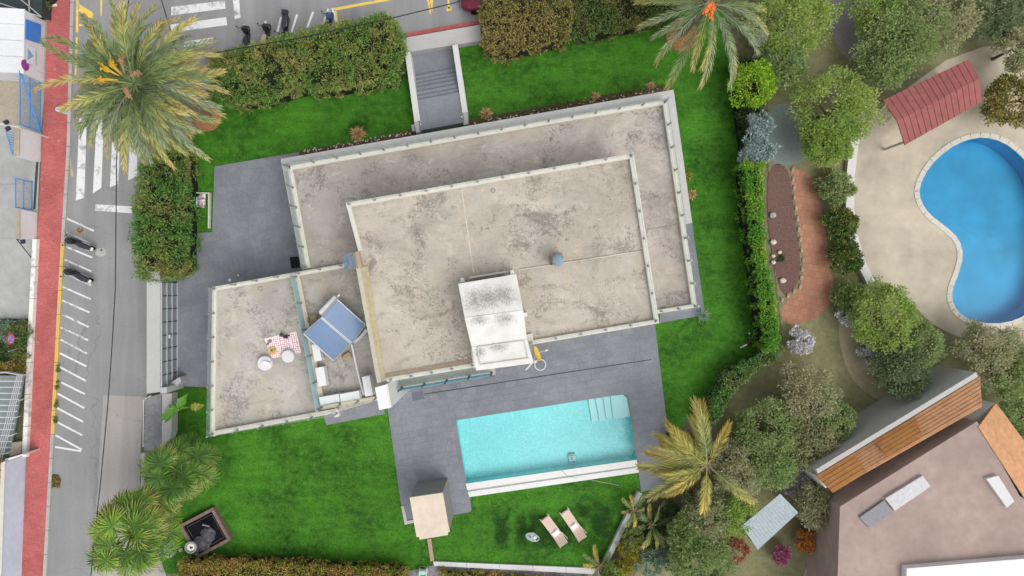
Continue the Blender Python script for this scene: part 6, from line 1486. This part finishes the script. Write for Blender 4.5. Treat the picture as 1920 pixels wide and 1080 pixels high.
# ------------------------------------------------------------------ neighbouring plot on the east
m_dry = M('dry_grass', (0.24, 0.235, 0.12), 0.95, 0.25, 2.5, 0.3)
struct(sheet('neighbour_ground', [(1440, -600), (3400, -600), (3400, 1700), (1150, 1700), (1190, 1076), (1260, 940), (1330, 800), (1368, 742), (1420, 690), (1468, 640), (1452, 500), (1440, 300)], 0.002, m_dry, None, [KID]))
struct(sheet('mulch_ground', rounded([(1440, 305), (1478, 310), (1486, 370), (1494, 430), (1502, 490), (1494, 540), (1464, 560), (1448, 480), (1438, 400)], 2), 0.006, M('mulch', (0.17, 0.10, 0.085), 1.0, 0.3, 8, 0.2, bmp=0.5)))
struct(sheet('terracotta_path', rounded([(1480, 310), (1530, 330), (1545, 420), (1562, 500), (1560, 580), (1500, 610), (1466, 606), (1466, 570), (1502, 540), (1506, 490), (1498, 420), (1488, 360)], 2), 0.010, brickmat('terracotta_paving', (0.36, 0.17, 0.105), (0.42, 0.21, 0.13), (0.30, 0.16, 0.11), 0.4, 0.4, 0.2, 0.85, 0.02, 0.4, 0.15)))
eg = root('stone_edging', W(1500, 450, 0), 'line of pale edging stones between mulch bed and terracotta path', 'stone edging')
for i in range(16):
    p = [(1486, 318), (1490, 370), (1498, 430), (1506, 488), (1500, 538), (1466, 562)]
    u = i / 15 * 4.999; k = int(u); q = lerp(p[k], p[k + 1], u - k)
    rock('edging_stone', W(*q, 0.05), (0.11, 0.2, 0.1), M('edging_tan', (0.40, 0.31, 0.23), 0.9, 0.2, 7, 0), eg, i, 1)
struct(sheet('grey_gravel', rounded([(1440, 190), (1500, 200), (1520, 300), (1470, 312), (1440, 304)], 2), 0.006, M('gravel_teal', (0.21, 0.25, 0.24), 0.95, 0.2, 8, 0.15)))
struct(sheet('mauve_gravel', rounded([(1550, -60), (1640, -60), (1660, 40), (1610, 120), (1560, 90)], 2), 0.006, M('gravel_mauve', (0.27, 0.25, 0.26), 0.95, 0.2, 8, 0.15)))
terrace = rounded([(1650, 200), (1850, 60), (2300, 100), (2300, 640), (1960, 660), (1860, 650), (1760, 620), (1700, 560), (1630, 520), (1606, 440), (1598, 330), (1612, 250)], 2)
struct(sheet('pool_terrace', terrace, 0.012, M('sand_terrace', (0.52, 0.46, 0.36), 0.9, 0.12, 1.2, 0.25), None, [KID]))
ar = [(1640, 190), (1618, 220), (1602, 270), (1595, 330), (1594, 390), (1600, 440), (1614, 490), (1634, 530)]
wl = root('curved_wall', W(1605, 370, 0), 'low curved white wall round the neighbouring pool terrace', 'wall')
for i in range(len(ar) - 1):
    a, b = W(*ar[i], 0.4), W(*ar[i + 1], 0.4); d = (b - a).normalized(); nn = Vector((-d.y, d.x, 0)) * 0.26; e = d * 0.004
    MB().prism([a + nn + e, b + nn - e, b - nn - e, a - nn + e], 0, 0.4).build('wall_section', m_wall, wl)
kp = root('kidney_pool', W(1850, 430, 0), 'deep blue kidney-shaped pool of the neighbouring garden', 'swimming pool')
Kw = WP(KID, 0); n = len(Kw)
m_kt = M('kidney_tile', (0.06, 0.40, 0.66), 0.4, 0.1, 1.0, 0.25)
raw('basin', [(p.x, p.y, 0.02) for p in Kw] + [(p.x, p.y, -1.3) for p in Kw], [tuple(range(n, 2 * n))] + [(i, n + i, n + (i + 1) % n, (i + 1) % n) for i in range(n)], m_kt, kp)
sheet('water', [(*v.xy, 0) for v in inset(Kw, 0.004)], -0.06, watermat('kidney_water', (0.72, 0.95, 0.99), 0.05, 2.0), kp, world=True)
for i in range(0, n):
    a, b = Kw[i], Kw[(i + 1) % n]; d = (b - a).normalized(); nn = Vector((-d.y, d.x, 0)) * 0.32
    cc = sum(Kw, Vector()) / n
    if (a + nn - a).dot(a - cc) < 0: nn = -nn
    s_ = sum(Kw[j].x * Kw[(j + 1) % n].y - Kw[(j + 1) % n].x * Kw[j].y for j in range(n)); nn = Vector((d.y, -d.x, 0)) * 0.32 * (1 if s_ > 0 else -1)
    MB().prism([a, b, b + nn, a + nn], 0.0, 0.05 + 0.002 * (i % 2)).build('coping_stone', M('pale_coping', (0.58, 0.55, 0.48), 0.8), kp)
# pavilion with red tiled roof
rp = root('red_pavilion', W(1747, 190, 0), 'garden pavilion with rusty red roof beside the kidney pool', 'pavilion')
RP = [(1656, 188), (1818, 110), (1842, 190), (1697, 272)]
Rw = WP(RP, 2.6)
for i in range(4): q = Rw[i].lerp(sum(Rw, Vector()) / 4, 0.1); MB().tube([Vector((q.x, q.y, 0)), Vector((q.x, q.y, 2.5))], 0.08, 8).build('post', m_kerb, rp)
m_rt = M('red_tile', (0.30, 0.10, 0.09), 0.85, 0.15, 3, 0.15)
for k in range(14):
    t0, t1 = k / 14, (k + 1) / 14 - 0.006
    a, b, c, d = Rw[0].lerp(Rw[1], t0), Rw[0].lerp(Rw[1], t1), Rw[3].lerp(Rw[2], t1), Rw[3].lerp(Rw[2], t0)
    mid0, mid1 = a.lerp(d, 0.5), b.lerp(c, 0.5); up_ = Vector((0, 0, 0.35))
    V = [a, b, mid1 + up_, mid0 + up_, c, d]; dn = Vector((0, 0, -0.08)); V = V + [v + dn for v in V]
    raw('roof_tile_row', V, [(0, 3, 2, 1), (3, 5, 4, 2), (6, 7, 8, 9), (9, 8, 10, 11), (0, 1, 7, 6), (4, 5, 11, 10), (0, 6, 9, 3), (3, 9, 11, 5), (1, 2, 8, 7), (2, 4, 10, 8)], m_rt, rp)
# curved sandy path
struct(sheet('sandy_path', rounded([(1570, 592), (1610, 592), (1612, 640), (1630, 690), (1680, 735), (1660, 760), (1600, 720), (1576, 660)], 2), 0.008, M('sand_path', (0.36, 0.31, 0.21), 0.95, 0.15, 3, 0.15)))
# neighbouring house
nh = root('neighbour_house', W(1760, 930, 0), 'neighbouring house with orange tiled wings round a pinkish flat roof', 'house')
zn = 4.0
m_pink = M('pink_roof', (0.38, 0.29, 0.255), 0.9, 0.12, 1.5, 0.2); m_oran = M('orange_tile', (0.60, 0.32, 0.165), 0.85, 0.18, 3, 0.2); m_oran2 = M('orange_tile_dark', (0.52, 0.24, 0.08), 0.85, 0.18, 3, 0.2)
MB().prism(WP([(1575, 950), (1832, 790), (1912, 930), (2100, 1040), (1912, 1400), (1560, 1400)], zn), 0, zn).build('flat_roof', m_pink, nh)
def tiled(P, zlow, zhigh, rows, mat, par):
    """monopitch tiled strip from edge P0-P1 (low) to P3-P2 (high); rows of tiles run along the edge"""
    a, b, c, d = W(*P[0], zlow), W(*P[1], zlow), W(*P[2], zhigh), W(*P[3], zhigh)
    MB().prism([a, b, c, d], 0, zlow - 0.06).build('wing_wall', m_wall, par)
    for k in range(rows):
        t0, t1 = k / rows, (k + 1) / rows + 0.02
        q = [a.lerp(d, t0), b.lerp(c, t0), b.lerp(c, t1), a.lerp(d, t1)]; q = [q[0], q[1], q[2] + Vector((0, 0, -0.05)), q[3] + Vector((0, 0, -0.05))]
        dn = Vector((0, 0, 0.09))
        F = [(0, 1, 2, 3), (7, 6, 5, 4), (0, 4, 5, 1), (1, 5, 6, 2), (2, 6, 7, 3), (3, 7, 4, 0)]
        if (q[1] - q[0]).cross(q[2] - q[0]).z < 0: F = [f[::-1] for f in F]
        raw('tile_row', q + [v - dn for v in q], F, mat, par)
tiled([(1532, 892), (1838, 706), (1842, 762), (1562, 922)], 3.2, 4.1, 7, m_oran, nh)
tiled([(1530, 893), (1600, 850), (1626, 885), (1562, 924)], 3.3, 4.15, 5, m_oran2, nh)
tiled([(1640, 826), (1716, 781), (1730, 816), (1664, 856)], 3.35, 4.25, 5, m_oran2, nh)
tiled([(1868, 756), (2020, 960), (1960, 990), (1836, 800)], 3.2, 4.1, 6, m_oran, nh)
prism('skylight', [(1660, 935), (1730, 892), (1745, 912), (1678, 958)], zn, zn + 0.2, M('skylight_grey', (0.50, 0.49, 0.50), 0.4), nh)
prism('skylight', [(1612, 970), (1658, 938), (1674, 960), (1630, 990)], zn, zn + 0.15, M('slate_grey', (0.22, 0.22, 0.24), 0.5), nh)
prism('roof_slab', [(1850, 898), (1872, 892), (1902, 940), (1888, 952)], zn, zn + 0.25, m_wall, nh)
prism('parapet', [(1700, 1066), (1940, 1046), (1940, 1140), (1700, 1140)], zn, zn + 0.5, m_white, nh)
prism('terrace_wall', [(1530, 880), (1830, 698), (1834, 706), (1534, 888)], 0, 3.6, m_ledge, nh)
# small pale structures and a car-port
pc = root('pale_pergola', W(1440, 985, 0), 'pale blue slatted pergola near the bottom of the neighbouring garden', 'pergola')
PG = [(1390, 985), (1462, 925), (1496, 960), (1420, 1030)]
Pg = WP(PG, 2.4)
for i in range(4): q = Pg[i].lerp(sum(Pg, Vector()) / 4, 0.08); MB().tube([Vector((q.x, q.y, 0)), q], 0.06, 8).build('post', m_alu, pc)
for k in range(16):
    t0, t1 = k / 16, (k + 0.96) / 16
    MB().prism([Pg[0].lerp(Pg[1], t0), Pg[0].lerp(Pg[1], t1), Pg[3].lerp(Pg[2], t1), Pg[3].lerp(Pg[2], t0)], 2.4, 2.48).build('slat', M('pergola_blue', (0.36, 0.42, 0.45), 0.6), pc)
lf_pale = leafmat('petal_pale', (0.62, 0.60, 0.62), (0.74, 0.73, 0.74), transl=0.1)
for (px, py, r_, lab) in ((1500, 640, 0.7, 'pale flowering shrub nearest the east hedge corner'), (1590, 592, 0.7, 'pale flowering shrub at the top of the sandy path'), (1638, 655, 0.9, 'larger pale flowering shrub by the bend of the sandy path'), (1490, 905, 0.85, 'pale grey flowering shrub left of the orange tiled house')):
    bush('flowering_shrub', px, py, 0.7, r_, 0.45, lab, lf_pale, 'shrub', 50, 46, 0.13, 0.09, group='pale flowering shrubs')
n_soft = leafmat('leaf_far_soft', (0.33, 0.47, 0.11), (0.38, 0.52, 0.14), (0.42, 0.47, 0.16), 0.3, transl=0.5, vv=0.25)
n_mid = leafmat('leaf_far_mid', (0.29, 0.40, 0.15), (0.34, 0.45, 0.18), (0.37, 0.41, 0.19), 0.3, transl=0.5, vv=0.25)
n_olive = leafmat('leaf_far_olive', (0.42, 0.44, 0.24), (0.47, 0.48, 0.28), (0.47, 0.43, 0.28), 0.3, transl=0.5, vv=0.25)
n_dark = leafmat('leaf_far_dark', (0.21, 0.28, 0.14), (0.26, 0.32, 0.17), transl=0.5, vv=0.25)
FAR = {id(lf_soft): n_soft, id(lf_mid): n_mid, id(lf_olive): n_olive, id(lf_dark): n_dark}
# trees and shrubs of the neighbouring garden
NT = [(1480, 40, 2.2, lf_soft, 'soft green tree at the top of the neighbouring garden beside the palm'), (1560, 210, 2.2, lf_soft, 'broad yellow-green tree left of the red pavilion'), (1545, 270, 1.3, lf_soft, 'small green tree below the broad yellow-green tree'),
      (1700, 55, 2.4, lf_mid, 'large mid green tree above the red pavilion'), (1770, 30, 1.8, lf_olive, 'olive tree at the top edge above the pavilion'), (1655, 110, 1.6, lf_mid, 'round green tree between gravel and pavilion'), (1640, 15, 1.5, lf_soft, 'green tree at the top edge right of the mauve gravel'), (1870, 20, 1.6, lf_dark, 'dark tree in the top right corner'), (1905, 90, 1.2, lf_olive, 'olive bush at the right edge above the blue pool'), (1895, 190, 1.5, lf_brown, 'brown-leaved tree right of the red pavilion'),
      (1655, 600, 1.9, lf_soft, 'bright green round tree at the lower left of the kidney pool'), (1720, 650, 1.3, lf_mid, 'green shrub tree below the pool terrace'), (1690, 690, 1.6, lf_dark, 'dark green tree beside the sandy path'), (1850, 660, 1.6, lf_olive, 'olive tree below the kidney pool'), (1895, 700, 1.6, lf_mid, 'green tree right of the orange roof ridge'), (1905, 800, 1.4, lf_mid, 'green tree at the right edge beside the orange wing'),
      (1432, 812, 1.7, lf_mid, 'green tree east of the hedge bend'), (1380, 870, 1.5, lf_olive, 'olive shrub tree right of the golden palm'), (1440, 860, 1.7, lf_mid, 'green tree in the dip right of the golden palm'), (1510, 740, 1.6, lf_olive, 'pale olive tree on the dry slope'), (1520, 830, 1.5, lf_olive, 'olive tree just left of the orange roof'),
      (1330, 960, 1.4, lf_olive, 'olive shrub tree at the lower boundary'), (1310, 1040, 1.7, lf_mid, 'green tree at the bottom edge of the boundary'), (1370, 960, 1.3, lf_soft, 'light green shrub tree near the pergola'), (1290, 1000, 1.2, lf_mid, 'green bush on the lower boundary slope'), (1530, 950, 1.2, lf_olive, 'olive bush between pergola and house'), (1590, 560, 0.9, lf_mid, 'small green bush by the curved white wall'), (1575, 420, 0.9, lf_pitto, 'dark bush along the outside of the curved wall'), (1585, 480, 0.9, lf_pitto, 'lower dark bush along the outside of the curved wall'), (1565, 350, 0.9, lf_mid, 'upper green bush along the outside of the curved wall'),
      (1465, 120, 1.2, lf_mid, 'green shrub tree right of the lime-green tree'), (1560, 790, 1.2, lf_mid, 'mid green tree touching the house wall')]
for px, py, r_, mat, lab in NT:
    bush('garden_tree', px, py, 2.0 if r_ > 1 else 0.8, r_ * 0.95, r_ * 0.55, lab, FAR.get(id(mat), mat), 'tree', int(34 + 30 * r_), 90, 0.17, 0.10, group='trees of the neighbouring garden', lump=0.45, rad_k=1.15)
bush('flowering_shrub', 1465, 1040, 0.8, 0.5, 0.35, 'magenta flowering shrub at the bottom of the neighbouring garden', lf_mag, 'shrub', 40, 46, 0.13, 0.08)
bush('flowering_shrub', 1512, 1010, 0.8, 0.75, 0.4, 'orange flowering shrub beside the magenta one', lf_orange, 'shrub', 44, 46, 0.13, 0.08)
bush('flowering_shrub', 1375, 1030, 0.8, 0.8, 0.5, 'reddish flowering shrub left of the pergola foot', leafmat('petal_brick', (0.40, 0.14, 0.10), (0.5, 0.2, 0.14)), 'shrub', 40, 46, 0.13, 0.08)
bush('flowering_shrub', 1292, 1010, 1.0, 0.7, 0.5, 'yellow flowering shrub on the lower boundary', lf_yel, 'shrub', 36, 46, 0.13, 0.08)
struct(sheet('pale_paving', [(1520, 1040), (1600, 985), (1620, 1010), (1570, 1100), (1500, 1100)], 0.008, M('pale_stone', (0.42, 0.40, 0.30), 0.9, 0.1, 3, 0.15)))
